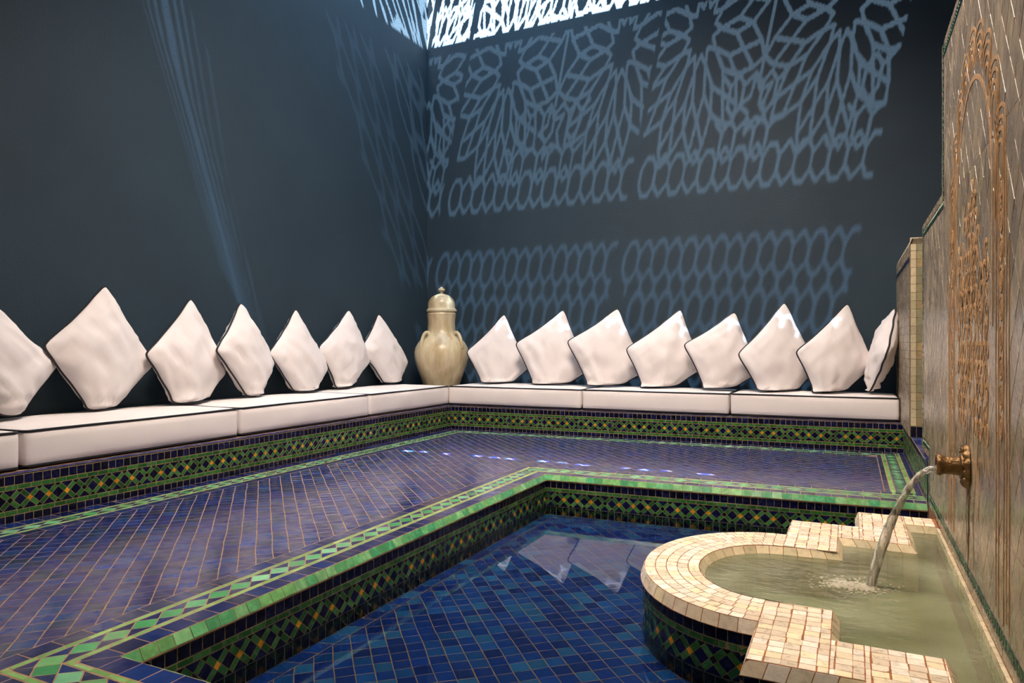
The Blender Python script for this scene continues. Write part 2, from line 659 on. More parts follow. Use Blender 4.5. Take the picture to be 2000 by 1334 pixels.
# ------------------------------------------------------------------ floor
flat = lambda z: (lambda a, b, h: Vector((a, b, z + h)))
fl = flat(0.0)
T = Tiles()
nb = Vector((-slope, 1)).normalized()    # normal of the bench line towards the wall
npb = Vector((-psl, 1)).normalized()

BL = [('blue', 0.0, 0.078, 0.085), ('line', 0.080, 0.100, 0.075), ('loz', 0.102, 0.188, 0.098), ('line', 0.190, 0.210, 0.075), ('blue', 0.212, 0.280, 0.095)]
BB = [('blue', 0.0, 0.100, 0.085), ('line', 0.103, 0.123, 0.075), ('loz', 0.125, 0.203, 0.098), ('line', 0.205, 0.225, 0.075), ('blue', 0.227, 0.29, 0.095)]
BR = [('blue', 0.0, 0.036, 0.085), ('line', 0.038, 0.062, 0.075), ('loz', 0.064, 0.140, 0.055), ('line', 0.142, 0.166, 0.075), ('blue', 0.168, 0.20, 0.095)]


def border(P, Q, n, rows_, planes, ext=0.35):
    P, Q, n = Vector(P), Vector(Q), Vector(n)
    e = (Q - P).normalized()
    L = (Q - P).length
    for cls, d0, d1, pitch in rows_:
        u0, u1 = -ext, L + ext
        k = round((u1 - u0) / pitch)
        d = (u1 - u0) / k
        w2 = lambda u, v: (P.x + e.x * u + n.x * v, P.y + e.y * u + n.y * v)
        sh = rnd.uniform(0, d)
        for i in range(k):
            x = u0 + d * i + sh * (cls != 'loz')
            if cls == 'loz':
                vm = (d0 + d1) / 2
                polys = [([w2(x, vm), w2(x + d / 2, d0), w2(x + d, vm), w2(x + d / 2, d1)], 'loz'),
                         ([w2(x - d / 2, d0), w2(x + d / 2, d0), w2(x, vm)], 'blue'),
                         ([w2(x, vm), w2(x + d / 2, d1), w2(x - d / 2, d1)], 'blue')]
            else:
                polys = [([w2(x, d0), w2(x + d, d0), w2(x + d, d1), w2(x, d1)], cls)]
            for p, c in polys:
                if area(p) < 0: p = p[::-1]
                p = clips(p, planes)
                if len(p) > 2: T.tile(p, fl, c, g=0.0016, h=0.0005, tilt=0.0003)


def bis(P, a, b, keep):
    """half plane through corner P bounded by the bisector direction a+b, keeping the side of 'keep'"""
    d = (Vector(a).normalized() + Vector(b).normalized())
    n = Vector((-d.y, d.x)).normalized()
    if n.dot(Vector(keep)) < 0: n = -n
    return (P[0], P[1], n.x, n.y)


cFL, cNL = (PX, PYB0), (PX, PYN)
nl, nn_ = Vector((-1, 0)), Vector((0, -1))
eb = Vector((1, psl)).normalized()
# around the pool: left, far, near
border(cNL, cFL, nl, BL, [bis(cFL, nl, npb, (0, -1)), bis(cNL, nl, nn_, (0, 1))])
border(cFL, (RX, PYB1), npb, BL, [bis(cFL, nl, npb, (1, 0)), (RX, 0, -1, 0)])
border(cNL, (RX, PYN), nn_, BL, [bis(cNL, nl, nn_, (1, 0)), (RX, 0, -1, 0)])
# along the benches and the fountain-side plinth
cB = (BX, BY0)
border((BX, YN), cB, (1, 0), BB, [bis(cB, (1, 0), -nb, (0, -1)), (0, YN, 0, 1)], ext=0.0)
pc = Vector((RX, BY1))
po = 0.212
border(cB, (RX, BY1), -nb, BB, [bis(cB, (1, 0), -nb, (1, 0)), bis(pc, (-1, 0), -nb, (-1, 0))])
edge_p = (PX - npb.x * 0 , PYB0)
border((RX, PYB1), (RX, BY1), (-1, 0), BR, [bis(pc, (-1, 0), -nb, (0, -1)), (PX + npb.x * po, PYB0 + npb.y * po, npb.x, npb.y)])
# diagonal field, clipped to the ring around the pool
tp = 0.068
fd = 0.281
A_pl = [(BX + 0.291, 0, 1, 0), (PX - fd, 0, -1, 0), (BX - nb.x * 0.291, BY0 - nb.y * 0.291, -nb.x, -nb.y), (0, YN, 0, 1)]
B_pl = [(BX + 0.291, 0, 1, 0), (RX - 0.202, 0, -1, 0), (BX - nb.x * 0.291, BY0 - nb.y * 0.291, -nb.x, -nb.y),
        (PX + npb.x * fd, PYB0 + npb.y * fd, npb.x, npb.y)]
C_pl = [(BX + 0.291, 0, 1, 0), (RX, 0, -1, 0), (0, PYN - fd, 0, -1), (0, YN, 0, 1)]
ca, sa = math.cos(math.radians(45.3)), math.sin(math.radians(45.3))
nI = int(9.5 / tp)
rw = {}
for i in range(-nI, nI):
    for j in range(-nI, nI):
        cx = -1.7 + ca * i * tp - sa * j * tp
        cy = 2.5 + sa * i * tp + ca * j * tp
        if not (BX < cx < RX + .1 and -0.4 < cy < 6.7): continue
        jo = rw.setdefault(i, rnd.uniform(-0.006, 0.006))
        q = []
        for a, b in ((i, j), (i + 1, j), (i + 1, j + 1), (i, j + 1)):
            w1 = 0.004 * noise.noise((a * 0.35, b * 0.35, 1.0))
            w2_ = 0.004 * noise.noise((a * 0.35, b * 0.35, 9.0))
            x_, y_ = a * tp + w1, b * tp + w2_ + jo
            q.append((-1.7 + ca * x_ - sa * y_, 2.5 + sa * x_ + ca * y_))
        best = max((clips(q, pl) for pl in (A_pl, B_pl, C_pl)), key=lambda p: area(p))
        if area(best) > 8e-5:
            T.tile(best, fl, 'field', g=0.0018, h=0.0005, tilt=0.0004, jit=0.0006)
# grout bed around the pool opening
T.bed([(BX, YN), (PX, YN), (PX, 7.0), (BX, 7.0)], fl)
T.bed([(PX, YN), (XW_R, YN), (XW_R, PYN), (PX, PYN)], fl)
T.bed([(PX, PYB0), (RX, PYB1), (XW_R, PYB1), (XW_R, 7.0), (PX, 7.0)], fl)
floor = T.build('floor', [M['glaze_floor'], M['grout']])
tag(floor, kind='structure')

# ------------------------------------------------------------------ pool
pool = thing('plunge_pool', (PX, PYN, 0), 'shallow sunken pool lined with navy, green and ochre mosaic, green tiled edge', 'pool')
cop = 0.022      # how far the bevelled edge tiles lean into the pool
T = Tiles()


def coping(P, Q, n_in, L0=0.0, cls='cope'):
    P, Q = Vector((P[0], P[1], 0)), Vector((Q[0], Q[1], 0))
    e = (Q - P).normalized()
    L = (Q - P).length
    n = Vector((n_in[0], n_in[1], 0))
    N = (n * 0.036 + Vector((0, 0, cop))).normalized()
    mp = lambda u, v, h: P + e * u + n * (cop * v) + Vector((0, 0, -0.036 * v)) + N * h
    T.bed([(0, 0), (L, 0), (L, 1), (0, 1)], mp)
    k = round(L / 0.058)
    xs = [L * i / k + (rnd.uniform(-.004, .004) if 0 < i < k else 0) for i in range(k + 1)]
    for i in range(k):
        # tiles drawn in metres so that the joints stay even
        mq = lambda u, v, h, mp=mp: mp(u, v / 0.042, h + 0.001)
        T.tile([(xs[i], 0.001), (xs[i + 1], 0.001), (xs[i + 1], 0.041), (xs[i], 0.041)], mq, cls, g=0.001, tilt=0.0007)
    # underside lip
    T.bed([(0, 1), (L, 1), (L, 1.02), (0, 1.02)], mp)


coping(cNL, cFL, (1, 0))
coping(cFL, (RX, PYB1), -npb)
coping((RX, PYN), cNL, (0, 1), cls='cope')
T.build('coping', [M['glaze_wall'], M['grout']], pool)
T = Tiles()
gx = 0.016
mosaic_face(T, PYB0 - PYN, lineframe((PX + gx, PYN), (PX + gx, PYB0), (1, 0)), 0, 'pool', phase=2)
T.build('mosaic_side', [M['glaze_wall'], M['grout_mosaic']], pool)
T = Tiles()
P0 = Vector(cFL) - npb * gx
mosaic_face(T, (Vector((RX, PYB1)) - Vector(cFL)).length, lineframe(P0, P0 + eb, -npb), 0, 'pool', phase=0)
T.build('mosaic_side', [M['glaze_wall'], M['grout_mosaic']], pool)
T = Tiles()
mosaic_face(T, RX - PX, lineframe((RX, PYN + gx), (PX, PYN + gx), (0, 1)), 0, 'pool', phase=1)
T.build('mosaic_side', [M['glaze_wall'], M['grout_mosaic']], pool)
T = Tiles()
ZP = -0.27
pf = flat(ZP)
T.bed([(PX - .05, PYN - .05), (RX, PYN - .05), (RX, PYB1 + .05), (PX - .05, PYB1)], pf)
pl = [(PX + 0.085, 0, 1, 0), (RX, 0, -1, 0), (0, PYN + .03, 0, 1), (PX - npb.x * 0.085, PYB0 - npb.y * 0.085, -npb.x, -npb.y)]
ca, sa = math.cos(math.radians(42)), math.sin(math.radians(42))
nI = int(3.2 / tp)
for i in range(-nI, nI):
    for j in range(-nI, nI):
        q = []
        for a, b in ((i, j), (i + 1, j), (i + 1, j + 1), (i, j + 1)):
            x_ = a * tp + 0.006 * noise.noise((a * .3, b * .3, 3.0))
            y_ = b * tp + 0.006 * noise.noise((a * .3, b * .3, 5.0))
            q.append((-0.75 + ca * x_ - sa * y_, 3.0 + sa * x_ + ca * y_))
        q = clips(q, pl)
        if area(q) > 8e-5: T.tile(q, pf, 'pool', g=0.0014, tilt=0.0006, jit=0.0006)
row(T, PYN, PYB0, 0, 0, 1, 'pool', pf) if False else None
for k in range(int((PYB0 - PYN) / 0.09)):
    y0 = PYN + k * 0.09
    T.tile(clips([(PX + gx, y0), (PX + 0.084, y0 + .02), (PX + 0.084, y0 + .11), (PX + gx, y0 + .09)], [pl[3][:2] and (PX, PYB0 - 0.02, -npb.x, -npb.y)]), pf, 'pool', g=0.0014)
for k in range(int((RX - PX) / 0.09)):
    x0 = PX + 0.02 + k * 0.09
    yy = yp(x0)
    T.tile([(x0, yy - 0.018), (x0, yy - 0.084), (x0 + .09, yy - 0.08), (x0 + .09, yy - 0.014)], pf, 'pool', g=0.0014)
T.build('pool_bottom', [M['glaze_wet'], M['grout_pool']], pool)
ZW = -0.208
wtr = raw('pool_water', [(PX + .016, PYN + .016, ZW), (RX, PYN + .016, ZW), (RX, PYB1 - .016, ZW), (PX + .016, PYB0 - .016, ZW)], [(0, 1, 2, 3)], M['pool_water'])
tag(wtr, 'still clear water filling the sunken blue pool, mirroring the white pillows', 'water')

# ------------------------------------------------------------------ benches
bench = thing('tiled_bench', (BX, BY0, 0), 'L-shaped built-in bench faced with navy, green and ochre mosaic along two blue walls', 'bench')
g = Geo()
g.prism([(XW_L + .001, YN + .001), (BX - 0.002, YN + .001), (BX - 0.002, BY0 + .002), (RX, BY1 + .002), (RX, YW_B - .001), (XW_L + .001, YW_B - .001)], 0.0, ZB - 0.003)
g.build('bench_core', M['dark'], bench)
T = Tiles()
mosaic_face(T, BY0 - 0.6, lineframe((BX, 0.6), cB, (1, 0)), 0, 'bench', phase=1)
T.build('mosaic_front', [M['glaze_wall'], M['grout_mosaic']], bench)
T = Tiles()
mosaic_face(T, (Vector((RX, BY1)) - Vector(cB)).length, lineframe(cB, (RX, BY1), -nb), 0, 'bench', phase=2)
T.build('mosaic_front', [M['glaze_wall'], M['grout_mosaic']], bench)
T = Tiles()


def ledge(P, Q, n, planes=(), width=0.055, cls='ledge', z=ZB, pitch=0.045):
    """top row of tiles with its rolled front edge"""
    P, Q = Vector((P[0], P[1], 0)), Vector((Q[0], Q[1], 0))
    e = (Q - P).normalized()
    L = (Q - P).length
    n = Vector((n[0], n[1], 0))
    mp = lambda u, v, h: P + e * u + n * v + Vector((0, 0, z + h - 0.002))
    T.bed([(0, 0), (L, 0), (L, width * 2), (0, width * 2)], mp)
    row(T, 0, L, 0.002, width, pitch, cls, mp, g=0.001)


ledge((BX, 0.6), cB, (-1, 0))
ledge(cB, (RX, BY1), nb)
T.build('ledge_tiles', [M['glaze_wall'], M['grout']], bench)


# ------------------------------------------------------------------ seat cushions
def roundbox(fmap, sx, sy, sz, r=0.028, puff=0.014, n=(26, 14, 6), seed=0):
    """rounded box surface grid, mapped through fmap(x, y, z); x,y centred, z from 0"""
    V, Fc, idx = [], [], {}

    def put(a, b, c):
        key = (round(a, 5), round(b, 5), round(c, 5))
        if key in idx: return idx[key]
        x, y, z = a * sx / 2, b * sy / 2, (c + 1) * sz / 2
        ix = max(-sx / 2 + r, min(sx / 2 - r, x))
        iy = max(-sy / 2 + r, min(sy / 2 - r, y))
        iz = max(r, min(sz - r, z))
        d = Vector((x - ix, y - iy, z - iz))
        if d.length > 1e-9: d = d.normalized() * r
        q = Vector((ix, iy, iz)) + d
        wv = noise.noise((x * 3 + seed, y * 3, 0.3)) * 0.006
        if c > 0.3: q.z += (puff * (1 - a * a) * (1 - b * b) + wv * (1 - a ** 4) * (1 - b ** 4))
        bul = 0.008 * (1 - c * c)
        q.x += math.copysign(bul * abs(a) ** 8, a) * (1 - b * b)
        q.y += math.copysign(bul * abs(b) ** 8, b) * (1 - a * a) * (1 + noise.noise((x * 5, seed, z * 9)))
        idx[key] = len(V)
        V.append(tuple(fmap(q.x, q.y, q.z)))
        return idx[key]

    def warp(t):     # denser near the ends
        return math.copysign(1 - (1 - abs(t)) ** 1.6, t)
    na, nb_, nc = n
    la = [warp(-1 + 2 * i / na) for i in range(na + 1)]
    lb = [warp(-1 + 2 * i / nb_) for i in range(nb_ + 1)]
    lc = [warp(-1 + 2 * i / nc) for i in range(nc + 1)]
    for c in (-1, 1):
        for i in range(na):
            for j in range(nb_):
                q = [put(la[i], lb[j], c), put(la[i + 1], lb[j], c), put(la[i + 1], lb[j + 1], c), put(la[i], lb[j + 1], c)]
                Fc.append(tuple(q if c > 0 else q[::-1]))
    for b in (-1, 1):
        for i in range(na):
            for k in range(nc):
                q = [put(la[i], b, lc[k]), put(la[i + 1], b, lc[k]), put(la[i + 1], b, lc[k + 1]), put(la[i], b, lc[k + 1])]
                Fc.append(tuple(q if b < 0 else q[::-1]))
    for a in (-1, 1):
        for j in range(nb_):
            for k in range(nc):
                q = [put(a, lb[j], lc[k]), put(a, lb[j + 1], lc[k]), put(a, lb[j + 1], lc[k + 1]), put(a, lb[j], lc[k + 1])]
                Fc.append(tuple(q if a > 0 else q[::-1]))
    return V, Fc


def perimeter(fmap, sx, sy, z, r=0.03, n=40):
    pts = []
    hx, hy = sx / 2 - 0.004, sy / 2 - 0.004
    cs = [(hx - r, -hy + r, -90), (hx - r, hy - r, 0), (-hx + r, hy - r, 90), (-hx + r, -hy + r, 180)]
    for k, (cx, cy, a0) in enumerate(cs):
        for t in range(5):
            a = math.radians(a0 + 22.5 * t)
            pts.append((cx + r * math.cos(a), cy + r * math.sin(a)))
        nx = cs[(k + 1) % 4]
        a = math.radians(a0 + 90)
        p0 = pts[-1]
        p1 = (nx[0] + r * math.cos(math.radians(nx[2])), nx[1] + r * math.sin(math.radians(nx[2])))
        for t in range(1, n // 2):
            f = t / (n // 2)
            pts.append((p0[0] + (p1[0] - p0[0]) * f, p0[1] + (p1[1] - p0[1]) * f))
    return [fmap(x, y, z + 0.004 * noise.noise((x * 4, y * 4, 2))) for x, y in pts]


def seat_cushion(fmap, base, sx, sy, label, seed):
    sz = 0.200
    t = thing('seat_cushion', base, label, 'seat cushion', 'white seat cushions on the tiled bench')
    V, Fc = roundbox(fmap, sx, sy, sz, seed=seed)
    o = raw('cushion', V, Fc, M['cotton'], t, True)
    g = Geo()
    g.tube(perimeter(fmap, sx, sy, sz - 0.008), 0.0068, 6, closed=True)
    g.build('top_piping', M['piping'], t, True)
    g = Geo()
    g.tube(perimeter(fmap, sx, sy, 0.011), 0.0075, 6, closed=True)
    g.build('bottom_piping', M['piping'], t, True)
    return t


LSEAT = [(0.75, 2.150, 'white seat cushion on left bench cut off by the left picture edge'),
         (2.168, 3.578, 'long white seat cushion on left bench under the largest fully visible pillow'),
         (3.594, 5.052, 'white seat cushion second from the jar along the left bench'),
         (5.068, 6.432, 'white seat cushion on the left bench right in front of the tall jar')]
for k, (y0, y1, lab) in enumerate(LSEAT):
    yc = (y0 + y1) / 2
    xc = (XW_L + BX - 0.065) / 2
    seat_cushion(lambda x, y, z, xc=xc, yc=yc: Vector((xc - y, yc + x, ZB + 0.002 + z)), (xc, yc, ZB + .002), y1 - y0, (BX - 0.065) - XW_L - 0.012, lab, k * 3.1)
RSEAT = [(-3.850, -2.384, 'white seat cushion on back bench directly right of the tall jar'),
         (-2.370, -0.992, 'middle white seat cushion of the three on the back bench'),
         (-0.978, 0.362, 'white seat cushion on back bench touching the fountain-side pier')]
for k, (x0, x1, lab) in enumerate(RSEAT):
    xm = (x0 + x1) / 2

    def fm(x, y, z, xm=xm):
        X = xm + x
        f0 = yb(X) + 0.060
        f1 = YW_B - 0.012
        D = 0.72
        return Vector((X, f0 + (y / D + 0.5) * (f1 - f0), ZB + 0.002 + z))
    seat_cushion(fm, (xm, 6.8, ZB + .002), x1 - x0, 0.72, lab, 20 + k * 2.3)
ZM = ZB + 0.002 + 0.200 + 0.006          # top of cushions


# ------------------------------------------------------------------ throw pillows
def pillow(c, e1, e2, nrm, label, seed, thick=0.115, group='white diamond-set pillows along the benches', wall_side=None):
    """c centre, e1 = centre->top corner, e2 = centre->right corner, nrm = outward normal"""
    t = thing('throw_pillow', (c.x, c.y, ZM), label, 'pillow', group)
    N = 30
    V, idx = [], {}
    rs = random.Random(seed)
    ph = rs.uniform(0, 50)

    def P(a, b, side):
        k = 0.075
        a2 = a * (1 - k * (1 - b * b) * a * a)
        b2 = b * (1 - k * (1 - a * a) * b * b)
        tip = 1 - 0.055 * abs(a * b) ** 10
        a2, b2 = a2 * tip, b2 * tip
        p = c + e1 * ((a2 + b2) / 2) + e2 * ((a2 - b2) / 2)
        prof = max(0.0, (1 - a * a) * (1 - b * b)) ** 0.5
        th_ = thick * prof * (1 + 0.10 * noise.noise((a * 1.7 + ph, b * 1.7, side)))
        # soft creases running in from the seams and the bottom corner
        cr = noise.noise((a * 5 + ph, b * 2.2, 3 * side)) * 0.017 + noise.noise((a * 2.3, b * 8 + ph, side)) * 0.010
        low = max(0.0, -(a + b) / 2 - 0.35)
        cr += low * 0.035 * math.sin((a + b) * 16 + 3 * noise.noise((a * 3, b * 3, ph)))
        th_ += cr * min(1, prof * 2.2)
        edge = 0.012 * noise.noise((a * 2.5 + ph, b * 2.5, 7.7))
        p = p + nrm * (side * max(0.0, th_) + edge)
        # the bottom corner is pressed flat on the seat
        zf = ZM + 0.010
        dz = zf + 0.05 - p.z
        if dz > 0:
            kk = dz / (dz + 0.05)
            p.z = zf + 0.05 * (1 - kk) * 1.0 if dz < 5 else zf
            hx = Vector((e2.x, e2.y, 0)).normalized()
            p += hx * ((p - c).dot(hx)) * min(0.55, dz * 2.0) + nrm * side * min(0.03, dz * 0.25) * (0.3 + prof)
            p.z += 0.012 * prof * (1 + side * 0) * noise.noise((a * 9, b * 9, ph))
            p.z = max(p.z, ZM + 0.004)
        return p

    def put(a, b, side):
        bd = abs(abs(a) - 1) < 1e-6 or abs(abs(b) - 1) < 1e-6
        key = (round(a, 5), round(b, 5), 0 if bd else side)
        if key not in idx:
            idx[key] = len(V)
            V.append(tuple(P(a, b, 0 if bd else side)))
        return idx[key]
    w_ = lambda t_: math.sin(t_ * PI / 2)
    g_ = [w_(-1 + 2 * i / N) for i in range(N + 1)]
    g_[0], g_[-1] = -1.0, 1.0
    Fc = []
    for side in (1, -1):
        for i in range(N):
            for j in range(N):
                q = [put(g_[i], g_[j], side), put(g_[i + 1], g_[j], side), put(g_[i + 1], g_[j + 1], side), put(g_[i], g_[j + 1], side)]
                Fc.append(tuple(q if side > 0 else q[::-1]))
    o = raw('pillow_cover', V, Fc, M['cotton'], t, True)
    loop = [(g_[i], -1.0) for i in range(N)] + [(1.0, g_[i]) for i in range(N)] + [(g_[N - i], 1.0) for i in range(N)] + [(-1.0, g_[N - i]) for i in range(N)]
    pts = [Vector(V[put(a, b, 0)]) for a, b in loop]
    # round the corners a little and drop doubled points
    out = []
    for p in pts:
        if not out or (p - out[-1]).length > 0.004: out.append(p)
    g = Geo()
    g.tube(out, 0.0080, 6, closed=True)
    g.build('piping', M['piping'], t, True)
    return t


def plane_hit(u, v, P, n):
    r = ray(u, v)
    return EYE + r * ((P - EYE).dot(n) / r.dot(n))


def wall_pillow(Tp, Lp, Rp, L3, R3, wall_dir, label, seed, tilt=0.20, thick=0.115):
    """T, L, R pixels; L3, R3 their points; wall_dir horizontal unit vector towards the wall"""
    h = Vector((R3.x - L3.x, R3.y - L3.y, 0)).normalized()
    n = Vector((h.y, -h.x, 0))
    if n.dot(wall_dir) > 0: n = -n
    up = Vector((0, 0, 1)) * math.cos(tilt) - n * math.sin(tilt)
    nr = (n * math.cos(tilt) + Vector((0, 0, 1)) * math.sin(tilt)).normalized()
    c = (L3 + R3) / 2
    # bring both side corners into the leaning plane
    T3 = plane_hit(Tp[0], Tp[1], c, nr)
    L3 = plane_hit(Lp[0], Lp[1], c, nr)
    R3 = plane_hit(Rp[0], Rp[1], c, nr)
    c = (L3 + R3) / 2
    e2 = (R3 - L3) / 2 * 1.06
    e1 = (T3 - c) * 1.06
    return pillow(c, e1, e2, nr, label, seed, thick)


BACKP = [((985, 616), (913, 688), (1033, 716), 'white pillow on back bench nearest the tall jar, left corner turned under'),
         ((1100, 608), (1009, 672), (1150, 722), 'white pillow second right of the tall jar on the back bench'),
         ((1206, 605), (1110, 668), (1262, 722), 'white pillow third right of the jar, over a cushion seam'),
         ((1328, 607), (1225, 682), (1374, 716), 'white pillow fourth right of the jar, in the middle of the back bench'),
         ((1434, 612), (1338, 674), (1486, 724), 'white pillow over the right-hand seam of back bench, fifth from the jar'),
         ((1532, 593), (1444, 692), (1598, 716), 'tall white pillow sixth from the jar with right corner tucked behind the next'),
         ((1655, 595), (1557, 688), (1706, 712), 'white pillow last of the front-facing row, before the edge-on one')]
for k, (t_, l_, r_, lab) in enumerate(BACKP):
    wall_pillow(t_, l_, r_, ony(l_[0], l_[1], 6.70), ony(r_[0], r_[1], 7.0), Vector((0, 1, 0)), lab, 10 + k, tilt=0.17, thick=0.108)

LEFTP = [((-38, 575), (-150, 690), (112, 712), 'white pillow cut off by left picture edge on the left bench'),
         ((205, 561), (87, 676), (297, 712), 'largest fully visible white pillow, second from the left picture edge'),
         ((372, 586), (287, 692), (440, 722), 'white pillow third from the left picture edge on left bench'),
         ((470, 594), (424, 685), (535, 706), 'narrow white pillow under the pale light streak on the left wall'),
         ((577, 606), (527, 690), (640, 716), 'white pillow third from the jar on the left bench'),
         ((681, 607), (623, 680), (722, 704), 'white pillow second from the jar on the left bench'),
         ((740, 615), (706, 683), (796, 706), 'white pillow immediately left of the tall jar')]
for k, (t_, l_, r_, lab) in enumerate(LEFTP):
    R3 = onx(r_[0], r_[1], -4.475)
    r = ray(*l_)
    best = None
    W = 0.80
    for q in range(400):
        s_ = 1.0 + q * 0.02
        p = EYE + r * s_
        d = math.hypot(p.x - R3.x, p.y - R3.y)
        if best is None or abs(d - W) < best[0]: best = (abs(d - W), s_)
        if d < W: break
    L3 = EYE + r * best[1]
    if L3.x > -4.02: L3 = onx(l_[0], l_[1], -4.02)
    wall_pillow(t_, l_, r_, L3, R3, Vector((-1, 0, 0)), lab, 40 + k, tilt=0.14, thick=0.108)

# the edge-on pillow against the pier
Tq, Bq = ony(1750, 598, 6.95), Vector((0.135, 6.80, 0.42))
Nq = ony(1731, 700, 6.60)
cq = (Tq + Bq) / 2
e1 = Tq - cq
e2 = Nq - cq
e2 = e2 - e1.normalized() * e2.dot(e1.normalized()) * 0.5
nq = e1.cross(e2).normalized()
if nq.x > 0: nq = -nq
pillow(cq, e1, -e2, nq, 'white pillow seen edge-on, leaning on the tiled pier at the right end', 77, 0.10)


# ------------------------------------------------------------------ lidded jar in the corner
JX, JY = -4.165, 6.79
dj = -JX * sT + JY * cT
pm = FPX / dj
zj = lambda v: HC - (v - CYP) / pm
jar = thing('lidded_jar', (JX, JY, ZB), 'tall cream stoneware jar with domed lid in the corner between the benches', 'jar')
J = Matrix.Translation((JX, JY, 0))
prof = [(0.0, ZB), (0.16, ZB), (0.175, ZB + .02)] + [(r / pm, zj(v)) for v, r in
        ((768, 31), (752, 35.5), (738, 40), (724, 45.5), (710, 50.5), (698, 53), (688, 53), (678, 50.5), (670, 46), (663, 40.5), (657, 34.5), (652, 30.5),
         (648, 28.2), (643, 27.2), (636, 26.6), (628, 26.6), (621, 27.4), (616, 28), (614, 28.6), (612, 27.4), (609, 27))]
g = Geo(); g.lathe(prof, 64, J)
g.build('jar_body', M['jar'], jar, True)
lid_p = [(r / pm, zj(v)) for v, r in ((609.5, 26), (609, 29.2), (607, 29.8), (605, 29), (604, 27.4), (601, 26.4), (596, 26.6), (590, 25.6), (585, 23), (580, 18.6), (576.5, 12.5), (574.6, 7), (573.5, 4.2))]
g = Geo(); g.lathe(lid_p, 64, J)
lid = g.build('lid', M['jar'], jar, True)
kp = [(r / pm, zj(v)) for v, r in ((574.5, 5), (572.5, 3.2), (570.5, 3.4), (568.8, 6.2), (566.5, 7.0), (564.2, 6.0), (562.5, 3.4), (561.2, 2.2), (560.2, 0.6))]
g = Geo(); g.lathe(kp, 32, J)
g.build('knob', M['jar'], lid, True)
bpy.context.view_layer.update()
for o in jar.children:
    for ch in o.children:
        ch.matrix_parent_inverse = Matrix.Identity(4)
# direction from jar to camera, handles sit at both sides of the shoulder
vd = Vector((-JX, -JY, 0)).normalized()
sd = Vector((-vd.y, vd.x, 0))
for s_ in (-1, 1):
    for f_ in (0.80,):
        d = (sd * s_ + vd * f_).normalized()
        rj = lambda v, r: Vector((JX, JY, zj(v))) + d * (r / pm)
        pts = []
        key = [(654, 30), (650, 34), (650, 38.5), (653, 42.5), (659, 45.5), (666, 48), (673, 49), (680, 49)]
        for v, r in key: pts.append(rj(v, r))
        fine = []
        for i in range(len(pts) - 1):
            for t in range(3): fine.append(pts[i].lerp(pts[i + 1], t / 3))
        fine.append(pts[-1])
        g = Geo(); g.tube(fine, lambda t: 0.024 - 0.006 * math.sin(t * PI), 10)
        g.build('handle', M['jar'], jar, True)

# ------------------------------------------------------------------ plinth and pier on the fountain side
plinth = thing('tiled_plinth', (RX, 4.5, 0), 'low tiled plinth between the fountain wall and the pier', 'plinth')
g = Geo(); g.box(RX + .002, XW_R - .001, 4.522, 5.60, -0.3, ZB - .003); g.box(RX + .002, XW_R - .001, 5.60, YW_B - .001, -0.01, ZB - .003)
g.build('plinth_core', M['dark'], plinth)
T = Tiles()
mosaic_face(T, BY1 - 4.55, lineframe((RX, BY1), (RX, 4.55), (-1, 0)), 0, 'bench', phase=1)
T.build('mosaic_front', [M['glaze_wall'], M['grout_mosaic']], plinth)
T = Tiles()
ledge((RX - .010, 5.60), (RX - .010, 4.56), (1, 0), width=0.075, pitch=0.05)
mpx = lambda u, v, h: Vector((RX + v, 5.60 - u, ZB + h - .002))
row(T, 0, 1.04, 0.065, 0.14, 0.05, 'ledge', mpx)
T.bed([(0, .06), (1.04, .06), (1.04, .3), (0, .3)], mpx)
T.build('ledge_tiles', [M['glaze_wall'], M['grout']], plinth)

PYF, PZT, PXL = 5.60, 1.635, 0.365
pier = thing('tiled_pier', (PXL, PYF, ZB), 'narrow pier of grey glazed tile with cream edge behind the fountain wall', 'pier')
g = Geo(); g.box(PXL + .004, XW_R - .001, PYF + .004, YW_B - .001, ZB - .003, PZT - .045)
g.build('pier_core', M['grout_grey'], pier)
T = Tiles()
sl = lambda u, v, h: Vector((PXL + .004 - h, YW_B - .004 - u, v))       # side face, u from the back wall
LS = YW_B - PYF
# grey field of squares on the side
n1 = int(LS / 0.06)
for i in range(n1):
    for j in range(int((PZT - .045 - ZB) / 0.06) + 1):
        z0 = ZB + j * 0.06
        z1 = min(z0 + 0.06, PZT - .045)
        if z1 - z0 < 0.01: continue
        cls = 'grey'
        if PZT - .17 < (z0 + z1) / 2 < PZT - .11: continue
        T.tile([(i * .06, z0), (i * .06 + .06, z0), (i * .06 + .06, z1), (i * .06, z1)], sl, cls, g=0.001, tilt=0.0006)
row(T, 0, LS - .05, PZT - .165, PZT - .125, 0.04, 'trim', sl)
T.build('side_tiles', [M['glaze_grey'], M['grout_grey']], pier)
T = Tiles()
fr_ = lambda u, v, h: Vector((PXL + .004 + u, PYF + .004 - h, v))
row_z = [ZB + 0.078 + i * 0.058 for i in range(0, 23)]
for i in range(len(row_z)):
    z0, z1 = row_z[i], min(row_z[i] + 0.058, PZT - .045)
    if z1 - z0 < .012: continue
    T.tile([(0.004, z0), (0.040, z0), (0.040, z1), (0.004, z1)], fr_, 'creamy', g=0.001)
    for c in range(5):
        a0 = 0.041 + c * 0.056
        T.tile([(a0, z0), (a0 + .055, z0), (a0 + .055, z1), (a0, z1)], fr_, 'sage', g=0.0012)
for c, (a0, a1) in enumerate(((0.004, .040), (.041, .096), (.097, .152), (.153, .21), (.211, .27))):
    T.tile([(a0, ZB), (a1, ZB), (a1, ZB + .075), (a0, ZB + .075)], fr_, 'navy', g=0.0012)
T.build('front_tiles', [M['glaze_cream'], M['grout_grey']], pier)
T = Tiles()
